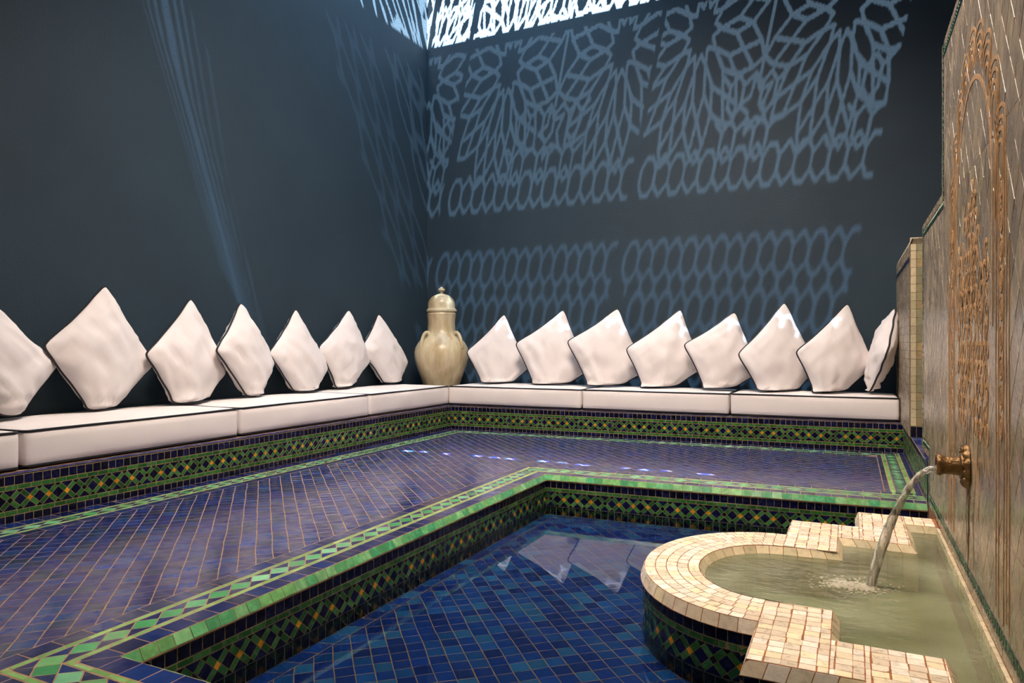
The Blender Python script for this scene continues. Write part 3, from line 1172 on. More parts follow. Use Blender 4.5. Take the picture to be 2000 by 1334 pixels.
cp = lambda u, v, h: Vector((PXL + .004 + u, PYF + .004 - 0.002 + (1 - v / 0.045) * 0.018 - h, PZT - .045 + v))
row(T, 0.0, 0.30, 0.0, 0.045, 0.058, 'cream', cp)
tpf = lambda u, v, h: Vector((PXL + .02 + u, PYF + .02 + v, PZT + h - .002))
T.bed([(0, 0), (.5, 0), (.5, 1.55), (0, 1.55)], tpf)
for i in range(26):
    row(T, 0, .4, i * .06, i * .06 + .06, .06, 'cream', tpf)
bv = lambda u, v, h: Vector((PXL + .004 + (v / 0.045) * 0.016 - h, YW_B - .004 - u, PZT - .045 + v))
T.bed([(0, 0), (LS, 0), (LS, 0.045), (0, 0.045)], bv)
row(T, 0, LS, 0.0, 0.045, 0.058, 'creamy', bv)
g_ = lambda u, v, h: Vector((PXL + .004 + u, PYF + .006, PZT - .045 + v))
T.bed([(0, 0), (.5, 0), (.5, .045), (0.016, .045)], g_)
T.build('cap_tiles', [M['glaze_cream'], M['grout_grey']], pier)

# ------------------------------------------------------------------ fountain wall: stepped slab, y runs towards the camera
fw = thing('fountain_wall', (RX, 2.96, 0), 'stepped grey glazed wall with carved arch ornament behind the fountain basin', 'fountain wall')
YC = 2.96
out_ = [(4.90, 0.262), (4.90, 1.605), (3.88, 1.605), (3.88, 2.300), (2.04, 2.300), (2.04, 1.605), (1.02, 1.605), (1.02, -0.30), (4.52, -0.30), (4.52, 0.262)]
V = [(RX + .004, y, z) for y, z in out_] + [(XW_R, y, z) for y, z in out_]
k = len(out_)
Fc = [tuple(range(k)), tuple(range(2 * k - 1, k - 1, -1))] + [(i, i + k, (i + 1) % k + k, (i + 1) % k) for i in range(k)]
raw('wall_core', V, Fc, M['grout_dark'], fw)
fwm = lambda a, b, h: Vector((RX + .004 - h, a, b))
T = Tiles()
in1, in2 = 0.036, 0.078
# field pieces (convex), inside the trim
fieldr = [(1.02 + in2, 4.52 - in2, in2, 0.262 + in2), (1.02 + in2, 4.90 - in2, 0.262 + in2, 1.605 - in2), (2.04 + in2, 3.88 - in2, 1.605 - in2, 2.300 - in2)]
tg = 0.10
a45 = math.radians(45)
for i in range(-40, 60):
    for j in range(-40, 60):
        def ln(a, b):
            s_, t_ = a * tg, b * tg
            return (2.96 + (s_ - t_) * 0.60, 0.0 + (s_ + t_) * 0.80)
        q = [ln(i, j), ln(i + 1, j), ln(i + 1, j + 1), ln(i, j + 1)]
        cx, cz = sum(p[0] for p in q) / 4, sum(p[1] for p in q) / 4
        if not (0.9 < cx < 5.0 and -0.1 < cz < 2.4): continue
        if area(q) < 0: q = q[::-1]
        for r in fieldr:
            p = clips(q, [(r[0], r[2], 1, 0), (r[1], r[3], -1, 0), (r[0], r[2], 0, 1), (r[1], r[3], 0, -1)])
            if area(p) > 8e-5: T.tile(p, fwm, 'grey', g=0.0009, tilt=0.0007, jit=0.0007)
T.build('tile_field', [M['glaze_grey'], M['grout_warm']], fw)
T = Tiles()


def trim_edge(P, Q, nin):
    """outer grey strip and dark strip with green chevrons, along an outline edge; nin points inward"""
    P, Q, n = Vector(P), Vector(Q), Vector(nin)
    e = (Q - P).normalized()
    L = (Q - P).length
    w2 = lambda u, v: (P.x + e.x * u + n.x * v, P.y + e.y * u + n.y * v)
    k = max(1, round(L / 0.06))
    for i in range(k):
        u0, u1 = L * i / k, L * (i + 1) / k
        T.tile([w2(u0, 0), w2(u1, 0), w2(u1, in1 - .002), w2(u0, in1 - .002)], fwm, 'grey', g=0.0008)
    k = max(1, round(L / 0.034))
    d = L / k
    for i in range(k):
        u0 = d * i
        c0, c1 = in1, in2
        m_ = (c0 + c1) / 2
        T.tile([w2(u0, c0), w2(u0 + d, c0), w2(u0 + d, c1), w2(u0, c1)], fwm, 'trim', g=0.0003, h=0.0008)
        for (va, vb, sl_) in ((c0 + .007, m_ - .001, 0.010), (m_ + .001, c1 - .007, -0.010)):
            T.tile([w2(u0 + .010 - sl_ / 2, va), w2(u0 + .020 - sl_ / 2, va), w2(u0 + .020 + sl_ / 2, vb), w2(u0 + .010 + sl_ / 2, vb)], fwm, 'green', g=0.0002, h=0.0022)


o_ = out_
trim_edge((4.90, 0.262), (4.90, 1.605), (-1, 0))
trim_edge((4.90 - in2, 1.605), (3.88 - in2, 1.605), (0, -1))
trim_edge((3.88, 1.605 - in2), (3.88, 2.300), (-1, 0))
trim_edge((3.88 - in2, 2.300), (2.04 + in2, 2.300), (0, -1))
trim_edge((2.04, 1.605 - in2), (2.04, 2.300), (1, 0))
trim_edge((2.04 + in2, 1.605), (1.02, 1.605), (0, -1))
trim_edge((4.90 - in2, 0.262), (4.52 - in2, 0.262), (0, 1))
trim_edge((4.52, 0.0), (4.52, 0.262 + in2), (-1, 0))
trim_edge((4.52 - in2, 0.0), (1.02, 0.0), (0, 1))
T.build('trim_strip', [M['glaze_wall'], M['grout_dark']], fw)

# carved ornament: ribbons of bare clay cut through the glaze
RB = Geo()


def ribbon(pts, wd, geo=RB, h=0.0024):
    """pts in (y, z); wd width or function"""
    k = len(pts)
    n0 = len(geo.v)
    for i, p in enumerate(pts):
        a, b = pts[max(0, i - 1)], pts[min(k - 1, i + 1)]
        dx, dz = b[0] - a[0], b[1] - a[1]
        l = math.hypot(dx, dz) or 1
        w_ = (wd(i / (k - 1)) if callable(wd) else wd) / 2 * (1 + 0.25 * noise.noise((p[0] * 30, p[1] * 30, 4)))
        nx, nz = -dz / l * w_, dx / l * w_
        for hh in (-0.003, h):
            geo.v.append((RX + .004 - hh, p[0] + nx, p[1] + nz))
            geo.v.append((RX + .004 - hh, p[0] - nx, p[1] - nz))
    for i in range(k - 1):
        a, b = n0 + i * 4, n0 + (i + 1) * 4
        geo.f += [(a + 2, a + 3, b + 3, b + 2), (a, a + 2, b + 2, b), (a + 3, a + 1, b + 1, b + 3)]


def arc(cy, cz, ry, rz, a0, a1, n=14):
    return [(cy + ry * math.cos(math.radians(a0 + (a1 - a0) * i / n)), cz + rz * math.sin(math.radians(a0 + (a1 - a0) * i / n))) for i in range(n + 1)]


YA = 2.96
# inner round arch with its legs
ribbon([(YA + .40, 0.95)] + [(YA + .40, 1.10)] + arc(YA, 1.36, 0.40, 0.47, 0, 180, 30) + [(YA - .40, 1.10), (YA - .40, .95)], 0.017)
# upright lobes around the arch, four nested scales in each
for dy_, z0, lg in ((0, 2.01, .13), (.155, 1.975, .16), (.30, 1.885, .20), (.425, 1.755, .24), (.525, 1.585, .26)):
    for s_ in ((1, -1) if dy_ else (1,)):
        for q in range(4):
            w_ = 0.082 - 0.018 * q
            zt = z0 - 0.033 * q
            rz = 0.055 - 0.006 * q
            l_ = lg - 0.02 * q
            cy_ = YA + s_ * dy_
            pts = [(cy_ + w_, zt - rz - l_), (cy_ + w_, zt - rz - l_ * .5)] + arc(cy_, zt - rz, w_, rz, 0, 180, 16) + [(cy_ - w_, zt - rz - l_ * .5), (cy_ - w_, zt - rz - l_)]
            inner_ = lambda p: ((p[0] - YA) / 0.42) ** 2 + ((max(p[1], 1.36) - 1.36) / 0.49) ** 2 > 1
            pts = [p for p in pts if inner_(p)]
            if len(pts) > 4: ribbon(pts, lambda t: 0.004 + 0.008 * math.sin(PI * t))
# twin pilasters of the arch
for s_ in (-1, 1):
    for off, z0, z1 in ((.46, 0.12, 1.36), (.50, .10, 1.33), (.575, .10, 1.36), (.615, .12, 1.38), (.655, .10, 1.18)):
        ribbon([(YA + s_ * off + 0.003 * math.sin(z * 9), z) for z in np.linspace(z0, z1, 40)], 0.007)
    for z in np.arange(0.66, 1.36, 0.085):
        ribbon(arc(YA + s_ * .537, z, 0.024, 0.036, 0, 360, 14), 0.008)
        ribbon(arc(YA + s_ * .537, z + .0, 0.010, 0.018, 0, 360, 8), 0.010)
# vine filling: stacked curling leaves
rv = random.Random(5)
for r_ in range(13):
    z = 0.60 + r_ * 0.066
    half = 0.36 if z < 1.3 else 0.36 * math.sqrt(max(0.05, 1 - ((z - 1.3) / 0.42) ** 2))
    if r_ > 9: half *= 0.35
    m_ = max(1, int(half / 0.062))
    for c_ in range(-m_, m_ + 1):
        y = YA + c_ * 0.062 + (0.031 if r_ % 2 else 0) + rv.uniform(-.006, .006)
        if rv.random() < 0.2: continue
        sg = 1 if (c_ + r_) % 2 else -1
        pts = []
        tn = rv.uniform(0.75, 1.2)
        for t in range(18):
            q = t / 17
            rad = 0.036 * (1 - 0.8 * q)
            an = sg * q * 2 * PI * tn + PI / 2 * (1 - sg)
            pts.append((y + rad * math.cos(an) * 0.9, z + rad * math.sin(an) * 1.3))
        ribbon(pts, lambda t: 0.006 + 0.011 * math.sin(PI * min(1, t * 1.2)))
        if rv.random() < 0.6:
            ribbon([(y + sg * .02, z + .03), (y + sg * .028, z + .05), (y + sg * .012, z + .075), (y - sg * .004, z + .09)], lambda t: 0.004 + 0.016 * math.sin(PI * t))
for s_ in (-1, 1):
    for off in (0.05, .13, .23, .31):
        ribbon([(YA + s_ * off + 0.02 * math.sin(z * 24 + off * 20), z) for z in np.linspace(.30 if off < .2 else .5, 1.3 - off * .4, 60)], 0.007)
RB.build('carved_ornament', M['carve'], fw)
RS = Geo()
for y_, z0, z1, w_ in ((3.045, .36, .05, .012), (3.09, .38, .16, .009), (3.02, .36, .20, .010), (3.06, .20, .04, .006), (2.93, .34, .10, .005)):
    ribbon([(y_ + .008 * math.sin(z * 30), z) for z in np.linspace(z0, z1, 22)], lambda t, w_=w_: w_ * (1.1 - t), RS, h=0.0018)
RS.build('rust_streaks', M['rust'], fw)

# ------------------------------------------------------------------ fountain basin
BCY = 2.96
basin = thing('fountain_basin', (0.385, BCY, 0), 'raised round-fronted basin with stepped cream tiled rim against the fountain wall', 'basin')


def basin_path(o):
    """o = 0 outer rim edge; returns polyline from far wall to near wall (x, y)"""
    far = [(RX, BCY + 1.205), (0.035, BCY + 1.205), (0.035, BCY + .868), (-.270, BCY + .868), (-.270, BCY + .570)]
    arcp = [(-.270 - .506 * math.sin(math.radians(a)), BCY + .570 * math.cos(math.radians(a))) for a in range(5, 180, 5)]
    near = [(x, 2 * BCY - y) for x, y in reversed(far)]
    return far + arcp + near


def inner_path():
    far = [(RX, BCY + 1.025), (0.243, BCY + 1.025), (0.243, BCY + .625), (-.055, BCY + .625), (-.055, BCY + .375), (-.270, BCY + .355)]
    arcp = [(-.270 - .29 * math.sin(math.radians(a)), BCY + .355 * math.cos(math.radians(a))) for a in range(8, 180, 8)]
    near = [(x, 2 * BCY - y) for x, y in reversed(far)]
    return far + arcp + near


def offset(path, d):
    """positive d moves to the right-hand side of travel"""
    out = []
    k = len(path)
    for i in range(k):
        def nrm(a, b):
            ex, ey = b[0] - a[0], b[1] - a[1]
            l = math.hypot(ex, ey)
            return Vector((ey / l, -ex / l))
        if i == 0: n = nrm(path[0], path[1]); f = 1
        elif i == k - 1: n = nrm(path[-2], path[-1]); f = 1
        else:
            n1, n2 = nrm(path[i - 1], path[i]), nrm(path[i], path[i + 1])
            n = (n1 + n2).normalized()
            f = 1 / max(0.35, n.dot(n1))
        out.append((path[i][0] + n.x * d * f, path[i][1] + n.y * d * f))
    return out


po_ = basin_path(0)       # travelling far -> round -> near: outside is on the right-hand side
pi_ = inner_path()
top_m = flat(0.0)
T = Tiles()
# rim top: rectangular pieces
pieces = []
for sgn in (1, -1):
    for (x0, x1, a, b) in ((-.270, -.055, .365, .868), (-.055, .035, .625, .868), (.035, .243, .625, 1.205), (.243, RX, 1.025, 1.205)):
        y0, y1 = BCY + sgn * a, BCY + sgn * b
        pieces.append((x0, x1, min(y0, y1), max(y0, y1)))
for x0, x1, y0, y1 in pieces:
    T.bed([(x0, y0), (x1, y0), (x1, y1), (x0, y1)], top_m, h=0.0)
# one grid over all pieces: columns keep their lines through the steps
gxs = [-.270 + i * (0.505 / 11) for i in range(15)]
gys = [(-1.205 + i * (2.41 / 58)) + BCY for i in range(59)]
for i in range(14):
    for j in range(58):
        ox = rnd.uniform(-.002, .002)
        q = [(gxs[i] + ox, gys[j]), (gxs[i + 1] + ox, gys[j]), (gxs[i + 1] + ox, gys[j + 1]), (gxs[i] + ox, gys[j + 1])]
        for x0, x1, y0, y1 in pieces:
            p = clips(q, [(x0, 0, 1, 0), (x1, 0, -1, 0), (0, y0, 0, 1), (0, y1, 0, -1)])
            if area(p) > 1.2e-4: T.tile(p, top_m, 'cream', g=0.0012, tilt=0.0005, jit=0.0006)
# rim top: half ring, five courses
NC = 5
for c_ in range(NC):
    f0, f1 = c_ / NC, (c_ + 1) / NC
    rx0, rx1 = .29 + (.506 - .29) * f0, .29 + (.506 - .29) * f1
    ry0, ry1 = .36 + (.570 - .36) * f0, .36 + (.570 - .36) * f1
    per = PI * (rx1 + ry1) / 2
    m_ = round(per / 0.052)
    for i in range(m_):
        a0, a1 = PI * i / m_, PI * (i + 1) / m_
        E_ = lambda rx, ry, a: (-.270 - rx * math.sin(a), BCY + ry * math.cos(a))
        q = [E_(rx0, ry0, a0), E_(rx1, ry1, a0), E_(rx1, ry1, a1), E_(rx0, ry0, a1)]
        T.tile(q, top_m, 'cream', g=0.0012, tilt=0.0005, jit=0.0008)
        T.bed(q if area(q) > 0 else q[::-1], top_m)


def along(path, d_top, d_bot, z0, z1, pitch, cls, sub=1, g=0.0011, tiles=True):
    """courses of tiles along a path, leaning from offset d_top at z1 to d_bot at z0"""
    pt, pb = offset(path, d_top), offset(path, d_bot)
    segs = []
    # group the path into straight runs and the curved run
    k = len(path)
    i = 0
    while i < k - 1:
        l = math.hypot(path[i + 1][0] - path[i][0], path[i + 1][1] - path[i][1])
        segs.append((i, l)); i += 1
    for i, l in segs:
        a_t, b_t = Vector((*pt[i], z1)), Vector((*pt[i + 1], z1))
        a_b, b_b = Vector((*pb[i], z0)), Vector((*pb[i + 1], z0))
        H = (a_t - a_b).length
        n = (b_t - a_t).cross(a_b - a_t).normalized()
        ctr = Vector((-.0, BCY, 0))
        def mp(u, v, h, l=l, H=H):
            s_ = u / l
            return a_b.lerp(b_b, s_).lerp(a_t.lerp(b_t, s_), v / H) + nn * h
        # outward normal: right-hand side for outer faces, left for inner
        ex = b_t - a_t
        right = Vector((ex.y, -ex.x, 0)).normalized()
        nn = n if n.dot(right) * (1 if d_bot >= 0 else -1) > 0 else -n
        T.bed([(0, 0), (l, 0), (l, H), (0, H)], mp)
        if tiles: 
            m_ = max(1, round(l / pitch))
            for q in range(m_):
                T.tile([(l * q / m_, 0.0006), (l * (q + 1) / m_, 0.0006), (l * (q + 1) / m_, H - .0006), (l * q / m_, H - .0006)], mp, cls, g=g)


def resample(path, n_arc_from, n_arc_to, step):
    """thin the curved run so that its chords are about one tile long"""
    a = path[:n_arc_from + 1]
    b = path[n_arc_to:]
    mid = path[n_arc_from:n_arc_to + 1]
    L_ = [0]
    for i in range(len(mid) - 1): L_.append(L_[-1] + math.hypot(mid[i + 1][0] - mid[i][0], mid[i + 1][1] - mid[i][1]))
    m_ = round(L_[-1] / step)
    out = []
    for q in range(1, m_):
        t = L_[-1] * q / m_
        i = max(j for j in range(len(L_)) if L_[j] <= t)
        f = (t - L_[i]) / (L_[i + 1] - L_[i])
        out.append((mid[i][0] + (mid[i + 1][0] - mid[i][0]) * f, mid[i][1] + (mid[i + 1][1] - mid[i][1]) * f))
    return a + out + b


po_t = resample(po_, 4, len(po_) - 5, 0.062)
pi_t = resample(pi_, 5, len(pi_) - 6, 0.058)
along(po_t, 0.0, 0.016, -0.045, 0.0, 0.060, 'cream')
T.build('rim_tiles', [M['glaze_cream'], M['grout_dark']], basin)
T = Tiles()
along(pi_t, 0.0, -0.024, -0.034, 0.0, 0.060, 'creamy')
T.build('inner_bevel_tiles', [M['glaze_cream'], M['grout_dark']], basin)
T = Tiles()
along(pi_t, -0.024, -0.0241, -0.20, -0.034, 0.060, 'creamy')
pin = offset(pi_t, -0.024)
T.bed([(x, y) for x, y in pin][::-1] if area(pin) < 0 else pin, flat(-0.20))
T.build('basin_lining', [M['glaze_cream'], plain('basin_bottom', lin(168, 172, 138), 0.6, var=0.25, scale=5)], basin)

# mosaic outside of the basin, wrapped round the path
T = Tiles()
side_path = offset(po_, 0.006)
cum = [0]
for i in range(len(side_path) - 1):
    cum.append(cum[-1] + math.hypot(side_path[i + 1][0] - side_path[i][0], side_path[i + 1][1] - side_path[i][1]))


def side_map(u, v, h):
    u = max(0, min(cum[-1] - 1e-6, u))
    i = 0
    while cum[i + 1] < u: i += 1
    f = (u - cum[i]) / (cum[i + 1] - cum[i])
    a, b = side_path[i], side_path[i + 1]
    ex, ey = b[0] - a[0], b[1] - a[1]
    l = math.hypot(ex, ey)
    return Vector((a[0] + ex * f + ey / l * h, a[1] + ey * f - ex / l * h, v))


# separate runs so that no tile bridges a corner
runs = [(cum[0], cum[1]), (cum[1], cum[2]), (cum[2], cum[3]), (cum[3], cum[4]), (cum[4], cum[-5]), (cum[-5], cum[-4]), (cum[-4], cum[-3]), (cum[-3], cum[-2]), (cum[-2], cum[-1])]
for q, (a, b) in enumerate(runs):
    if b - a < 0.02: continue
    mm = lambda u, v, h, a=a, b=b: side_map(min(max(u + a, a + 1e-5), b - 1e-5), v, h)
    mosaic_face(T, b - a, mm, 0, 'pool', phase=q, nseg=36 if q == 4 else 1)
T.build('mosaic_side', [M['glaze_wall'], M['grout_mosaic']], basin)
# wall-side cream strip between water and fountain wall
T = Tiles()
ws = lambda u, v, h: Vector((RX - .010 + v, u, 0.0 + h - .004))
row(T, BCY - 1.02, BCY + 1.02, 0.0, 0.014, 0.07, 'creamy', ws, g=0.0006)
wv_ = lambda u, v, h: Vector((RX - .010 - h, u, v))
T.strip_bed(BCY - 1.02, BCY + 1.02, -0.20, -0.004, wv_)
row(T, BCY - 1.02, BCY + 1.02, -0.08, -0.004, 0.07, 'creamy', wv_)
T.build('wall_strip', [M['glaze_cream'], M['grout_dark']], basin)

WZ = -0.030
pw = offset(pi_, -0.0225)
pw = [(min(x, RX - .010), y) for x, y in pw]
me = bpy.data.meshes.new('basin_water')
bm = bmesh.new()
vs = [bm.verts.new((x, y, WZ)) for x, y in pw]
f = bm.faces.new(vs)
if f.normal.z < 0 or True:
    bm.normal_update()
    if f.normal.z < 0: f.normal_flip()
bmesh.ops.triangulate(bm, faces=bm.faces[:])
bm.to_mesh(me); bm.free()
bw = link('basin_water', me, None, [M['basin_water']])
tag(bw, 'cloudy green water filling the cream tiled fountain basin', 'water')

# ------------------------------------------------------------------ spout and falling water
YS, ZS = 3.05, 0.447
spout = thing('water_spout', (RX, YS, ZS), 'aged bronze spout with scalloped round flange on the fountain wall', 'spout')
RY = Matrix.Translation((RX, YS, ZS)) @ Matrix.Rotation(-PI / 2, 4, 'Y')
pp = [(0.0, 0.006), (0.046, 0.006), (0.048, 0.014), (0.046, 0.022), (0.036, 0.026), (0.034, 0.050), (0.034, 0.074), (0.036, 0.080), (0.040, 0.084), (0.041, 0.092), (0.038, 0.097),
      (0.036, 0.099), (0.030, 0.099), (0.029, 0.060), (0.0, 0.058)]
g = Geo(); g.lathe(pp, 40, RY)
g.build('pipe', M['brass'], spout, True)
g = Geo()
seg = 96
prof_f = [(0.0, 0.0), (0.082, 0.0), (0.082, 0.006), (0.074, 0.012), (0.056, 0.010), (0.048, 0.014), (0.0, 0.016)]
n0 = len(g.v)
for r, z in prof_f:
    for j in range(seg):
        a = 2 * PI * j / seg
        sc = 1 - (0.055 * (1 - abs(math.sin(a * 6))) if r > 0.06 else 0)
        zz = z + (0.006 * abs(math.sin(a * 6)) if 0.05 < r < 0.08 else 0)
        g.v.append(tuple(RY @ Vector((r * sc * math.cos(a), r * sc * math.sin(a), zz))))
for i in range(len(prof_f) - 1):
    for j in range(seg):
        j2 = (j + 1) % seg
        g.f.append((i * seg + j, i * seg + j2, (i + 1) * seg + j2, (i + 1) * seg + j))
for q in range(12):       # beads of the rosette
    a = 2 * PI * (q + .5) / 12
    c0 = Vector((0.064 * math.cos(a), 0.064 * math.sin(a), 0.014))
    g.lathe([(0.0005, -.008), (0.008, -.005), (0.0105, 0), (0.008, .005), (0.0005, .008)], 12, RY @ Matrix.Translation(c0))
g.build('flange', M['brass'], spout, True)

stream = thing('water_stream', (0.28, YS, 0.44), 'thin arc of water pouring from the bronze spout into the basin', 'water stream')
xe, ye, ze = RX - 0.092, YS, 0.432
pts = []
HX = (RX - .092) - 0.067
for i in range(34):
    t = i / 33
    pts.append((xe - HX * t, ye - 0.035 * t, ze + 0.008 * t - (ze + 0.008 - WZ) * t ** 2.05))
g = Geo()
g.tube(pts, lambda t: 0.0125 - 0.003 * math.sin(PI * min(1, t * 1.3)) + 0.006 * t, 14)
for i in range(len(g.v)):
    v = Vector(g.v[i])
    v += Vector((noise.noise(v * 40), noise.noise(v * 40 + Vector((9, 9, 9))), 0)) * 0.004
    g.v[i] = tuple(v)
g.build('water_jet', M['stream'], stream, True)
g = Geo()
rs = random.Random(3)
for q in range(520):
    a = rs.uniform(0, 2 * PI)
    d = abs(rs.gauss(0, 0.055))
    sx_ = 1.0
    cx = 0.035 + d * math.cos(a) * 1.3 - (rs.random() ** 2) * 0.10
    cy = 2.985 + d * math.sin(a) * 0.9 + (0.035 - cx) * rs.uniform(-.5, .4)
    r = rs.uniform(0.0025, 0.0085) * (1.2 - min(1, d / 0.12) * .6)
    g.lathe([(0.0003, -r * .5), (r * .8, -r * .35), (r, 0), (r * .8, r * .4), (0.0003, r * .6)], 8, Matrix.Translation((cx, cy, WZ + r * .12)))
for q in range(24):
    cx, cy = rs.uniform(-.42, .2), rs.uniform(2.75, 3.4)
    r = rs.uniform(0.002, 0.0045)
    if cx < -.2 and abs(cy - 2.96) > .25: continue
    g.lathe([(0.0003, -r * .5), (r * .8, -r * .35), (r, 0), (r * .8, r * .4), (0.0003, r * .6)], 8, Matrix.Translation((cx, cy, WZ + r * .2)))
tag(g.build('splash_foam', M['foam'], stream, True), kind='stuff')
# ------------------------------------------------------------------ roof: ceiling and the lattice of the skylight
HS = ZC
g = Geo()
X0, X1, Y0, Y1 = XW_L, 0.86, 1.90, YW_B       # opening
g.box(XW_L - .2, XW_R + .2, YN - .2, Y0, HS, HS + .15)
g.box(X1, XW_R + .2, Y0, YW_B + .2, HS, HS + .15)
tag(g.build('ceiling', M['ceiling']), kind='structure')

st = 0.008
nx_, ny_ = int((X1 - X0) / st), int((Y1 - Y0) / st)
gxx = X0 + (np.arange(nx_) + .5) * st
gyy = Y0 + (np.arange(ny_) + .5) * st
XX, YY = np.meshgrid(gxx, gyy)
open_ = np.zeros_like(XX, dtype=bool)


def seg_open(x, y, segs, wd):
    m_ = np.zeros_like(x, dtype=bool)
    for (ax, ay, bx, by) in segs:
        dx, dy = bx - ax, by - ay
        L2 = dx * dx + dy * dy
        t = np.clip(((x - ax) * dx + (y - ay) * dy) / L2, 0, 1)
        m_ |= ((x - ax - t * dx) ** 2 + (y - ay - t * dy) ** 2) < (wd / 2) ** 2
    return m_


def rosette(R, n=12):
    pol = lambda r, k: (R * r * math.cos(2 * PI * k / n), R * r * math.sin(2 * PI * k / n))
    s_ = []
    def add(p, q): s_.append((*p, *q))
    for k in range(n):
        A0, A1 = pol(.21, k - .5), pol(.21, k + .5)
        Tk = pol(.33, k)
        E0, E1 = pol(.60, k - .20), pol(.60, k + .20)
        Fk = pol(.84, k)
        D0, D1 = pol(1.0, k - .5), pol(1.0, k + .5)
        add(A0, Tk); add(A1, Tk)
        add(Tk, E0); add(Tk, E1)
        add(E0, Fk); add(E1, Fk)
        add(Fk, pol(1.06, k - .30)); add(Fk, pol(1.06, k + .30))
        add(pol(.80, k - .5), E0); add(pol(.80, k + .5), E1)
        add(pol(.80, k + .5), pol(1.06, k + .30)); add(pol(.80, k + .5), pol(1.06, k + .70))
        add(pol(1.06, k + .30), pol(1.18, k + .5)); add(pol(1.06, k + .70), pol(1.18, k + .5))
    return s_


PIT = 1.335
panels = [(-1.45, 0.81), (-3.76, -1.50), (-6.0, -3.81)]
cents = [(0.296, -1.035), (-1.86, -3.20), (-4.27,)]
yrows = [(5.60, 6.575, 6.42), (4.10, 5.40, 5.085), (6.625, 7.19, 6.42 + 0.0)]
ros = rosette(0.58)
for (pa, pb), cc in zip(panels, cents):
    for (ya, yb_, cy) in yrows:
        inside = (XX > pa) & (XX < pb) & (YY > ya) & (YY < yb_)
        if not inside.any(): continue
        iy, ix = np.where(inside)
        sl_ = (slice(iy.min(), iy.max() + 1), slice(ix.min(), ix.max() + 1))
        x, y = XX[sl_], YY[sl_]
        m_ = np.zeros_like(x, dtype=bool)
        for cx in (cc if cy > 6 else ()):
            m_ |= seg_open(x - cx, y - cy, ros, 0.030)
        # border course of ovals, and the stars between the rosettes
        extra = []
        rows_o = [(ya + 0.115, 0.0)] if cy > 6 else [(yb_ - 0.12 - q * 0.27, 0.15 * (q % 2)) for q in range(3)]
        for yo, sh in rows_o:
            xo = pa + 0.13 + sh
            while xo < pb + .1:
                hx = [(xo + 0.082 * math.cos(2 * PI * (q + .5) / 8), yo + 0.105 * math.sin(2 * PI * (q + .5) / 8)) for q in range(8)]
                extra += [(*hx[q], *hx[(q + 1) % 8]) for q in range(8)]
                for (a0, b0, a1, b1) in ((.077, .04, .15, .11), (.223, .04, .15, .11), (.077, -.04, .15, -.10), (.223, -.04, .15, -.10)):
                    extra.append((xo + a0, yo + b0, xo + a1, yo + b1))
                if cy < 6: extra += [(xo, yo - .105, xo, yo - .165), (xo + .15, yo - .10, xo + .15, yo - .17)]
                xo += 0.30
        if cy > 6:
            xo = pa + 0.13 + 0.15
            while xo < pb:
                if min(abs(xo - c_) for c_ in cc) > 0.30:
                    for yo in (ya + .25, ya + .47):
                        hx = [(xo + 0.075 * math.cos(2 * PI * (q + .5) / 6), yo + 0.10 * math.sin(2 * PI * (q + .5) / 6)) for q in range(6)]
                        extra += [(*hx[q], *hx[(q + 1) % 6]) for q in range(6)]
                        extra += [(xo - .07, yo + .05, xo - .15, yo + .10), (xo + .07, yo + .05, xo + .15, yo + .10)]
                xo += 0.30
        xm = (cc[0] + cc[-1]) / 2
        if len(cc) > 1 and cy > 6:
            for yy_ in (cy - .40, cy + .40):
                st_ = [(xm + (0.15 if q % 2 else 0.07) * math.cos(PI * q / 5), yy_ + (0.15 if q % 2 else 0.07) * math.sin(PI * q / 5)) for q in range(10)]
                extra += [(*st_[q], *st_[(q + 1) % 10]) for q in range(10)]
            extra += [(xm, cy - .25, xm, cy + .25)]
        m_ |= seg_open(x, y, extra, 0.030)
        open_[sl_] |= m_ & inside[sl_]
# frame bars of the tinted middle part
open_ &= ~((XX > -4.385) & (XX < -4.335))
# row of small slots (flecks of sun on the floor) and an added slit for the reflected streak on the left wall
for xs_ in (-2.20, -2.06, -1.84, -1.56, -1.40, -1.27, -0.99, -0.83, -0.66, -0.34, -.20, -.05, 0.22):
    open_ |= (np.abs(XX - xs_) < rnd.uniform(.025, .05)) & (np.abs(YY - 2.10 - rnd.uniform(-.02, .02)) < rnd.uniform(0.012, 0.020))
for of_, wd_ in ((0, .045), (.042, .018), (-.042, .018), (.072, .013), (-.072, .013), (.105, .009), (-.10, .009), (.145, .008)):
    open_ |= seg_open(XX, YY, [(-4.30 + of_, 2.66 + of_, -4.10 + of_ * .9, 2.40 + of_ * .9), (-4.10 + of_ * .9, 2.40 + of_ * .9, -3.74 + of_ * .6, 2.13 + of_ * .6)], wd_)

# quads of the solid part, runs merged over equal rows
Vq, Fq = [], []
prev, y_start = None, 0


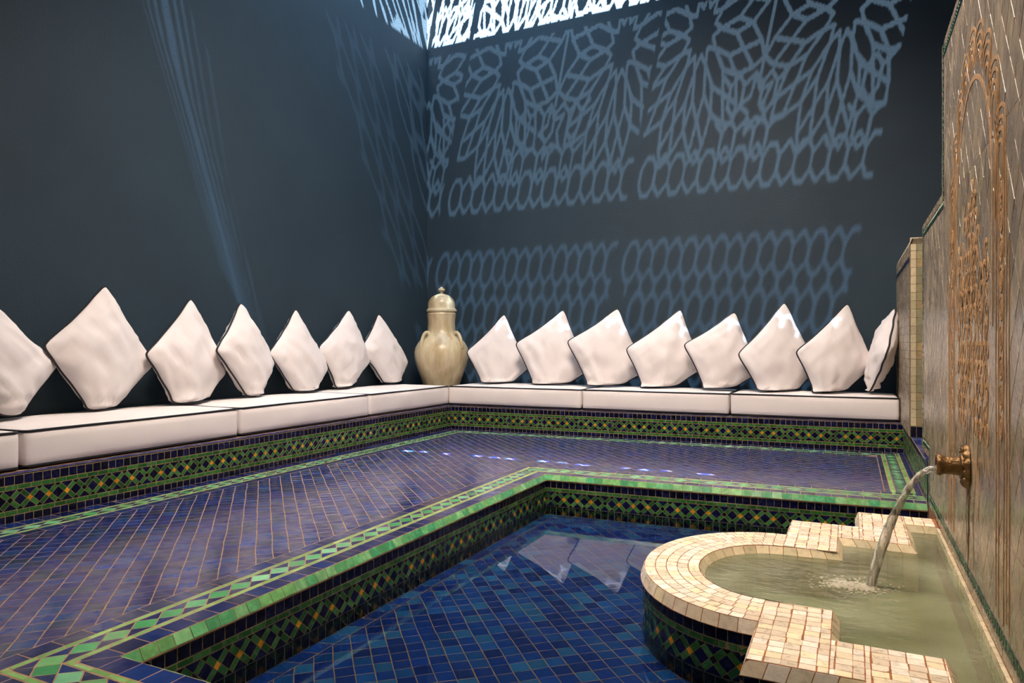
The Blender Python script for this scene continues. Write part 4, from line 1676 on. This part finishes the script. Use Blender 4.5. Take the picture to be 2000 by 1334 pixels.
def emit(runs_, r0, r1):
    for a, b in runs_:
        n = len(Vq)
        xa, xb = X0 + a * st, X0 + b * st
        ya, yb2 = Y0 + r0 * st, Y0 + r1 * st
        Vq.extend([(xa, ya, HS), (xb, ya, HS), (xb, yb2, HS), (xa, yb2, HS)])
        Fq.append((n, n + 3, n + 2, n + 1))


act = {}
for r in range(ny_ + 1):
    cur = set()
    if r < ny_:
        solid = ~open_[r]
        d = np.diff(np.concatenate(([0], solid.astype(np.int8), [0])))
        cur = set(zip(np.where(d == 1)[0].tolist(), np.where(d == -1)[0].tolist()))
    for k_ in list(act):
        if k_ not in cur:
            emit([k_], act.pop(k_), r)
    for k_ in cur:
        act.setdefault(k_, r)
scr = thing('skylight_lattice', (-1.9, 5.6, HS), 'pierced star-pattern lattice closing the roof opening above the benches', 'lattice screen')
lat = raw('lattice_panel', Vq, Fq, M['ceiling'], scr)
sm_ = lat.modifiers.new('thickness', 'SOLIDIFY')
sm_.thickness = 0.006
sm_.offset = 1
# tinted panes lying over the middle of the lattice and over the added slit
def tint(name, col):
    m = bpy.data.materials.new(name)
    m.use_nodes = True
    nt = m.node_tree
    nt.nodes.clear()
    o1 = nd(nt, 'ShaderNodeOutputMaterial')
    tr = nd(nt, 'ShaderNodeBsdfTransparent')
    tr.inputs[0].default_value = col
    nt.links.new(tr.outputs[0], o1.inputs[0])
    return m


g = Geo(); g.box(-4.36, 0.86, 5.50, 6.60, HS + .03, HS + .036)
g.build('tinted_pane', tint('tinted_glass', (0.20, 0.215, 0.225, 1)), scr)
g = Geo(); g.box(-4.36, 0.86, 4.0, 5.499, HS + .03, HS + .036)
g.build('tinted_pane', tint('dark_tinted_glass', (0.16, 0.18, 0.20, 1)), scr)
g = Geo(); g.box(-4.61, -3.5, 2.3, 2.9, HS + .03, HS + .036)  # unseen panes added to dim the wall streak from the slit
g.build('tinted_pane', tint('added_slit_tint', (0.24, 0.27, 0.30, 1)), scr)
g = Geo(); g.box(-4.61, -3.5, 1.92, 2.299, HS + .03, HS + .036)
g.build('tinted_pane', tint('added_slit_tint_dark', (0.22, 0.25, 0.28, 1)), scr)
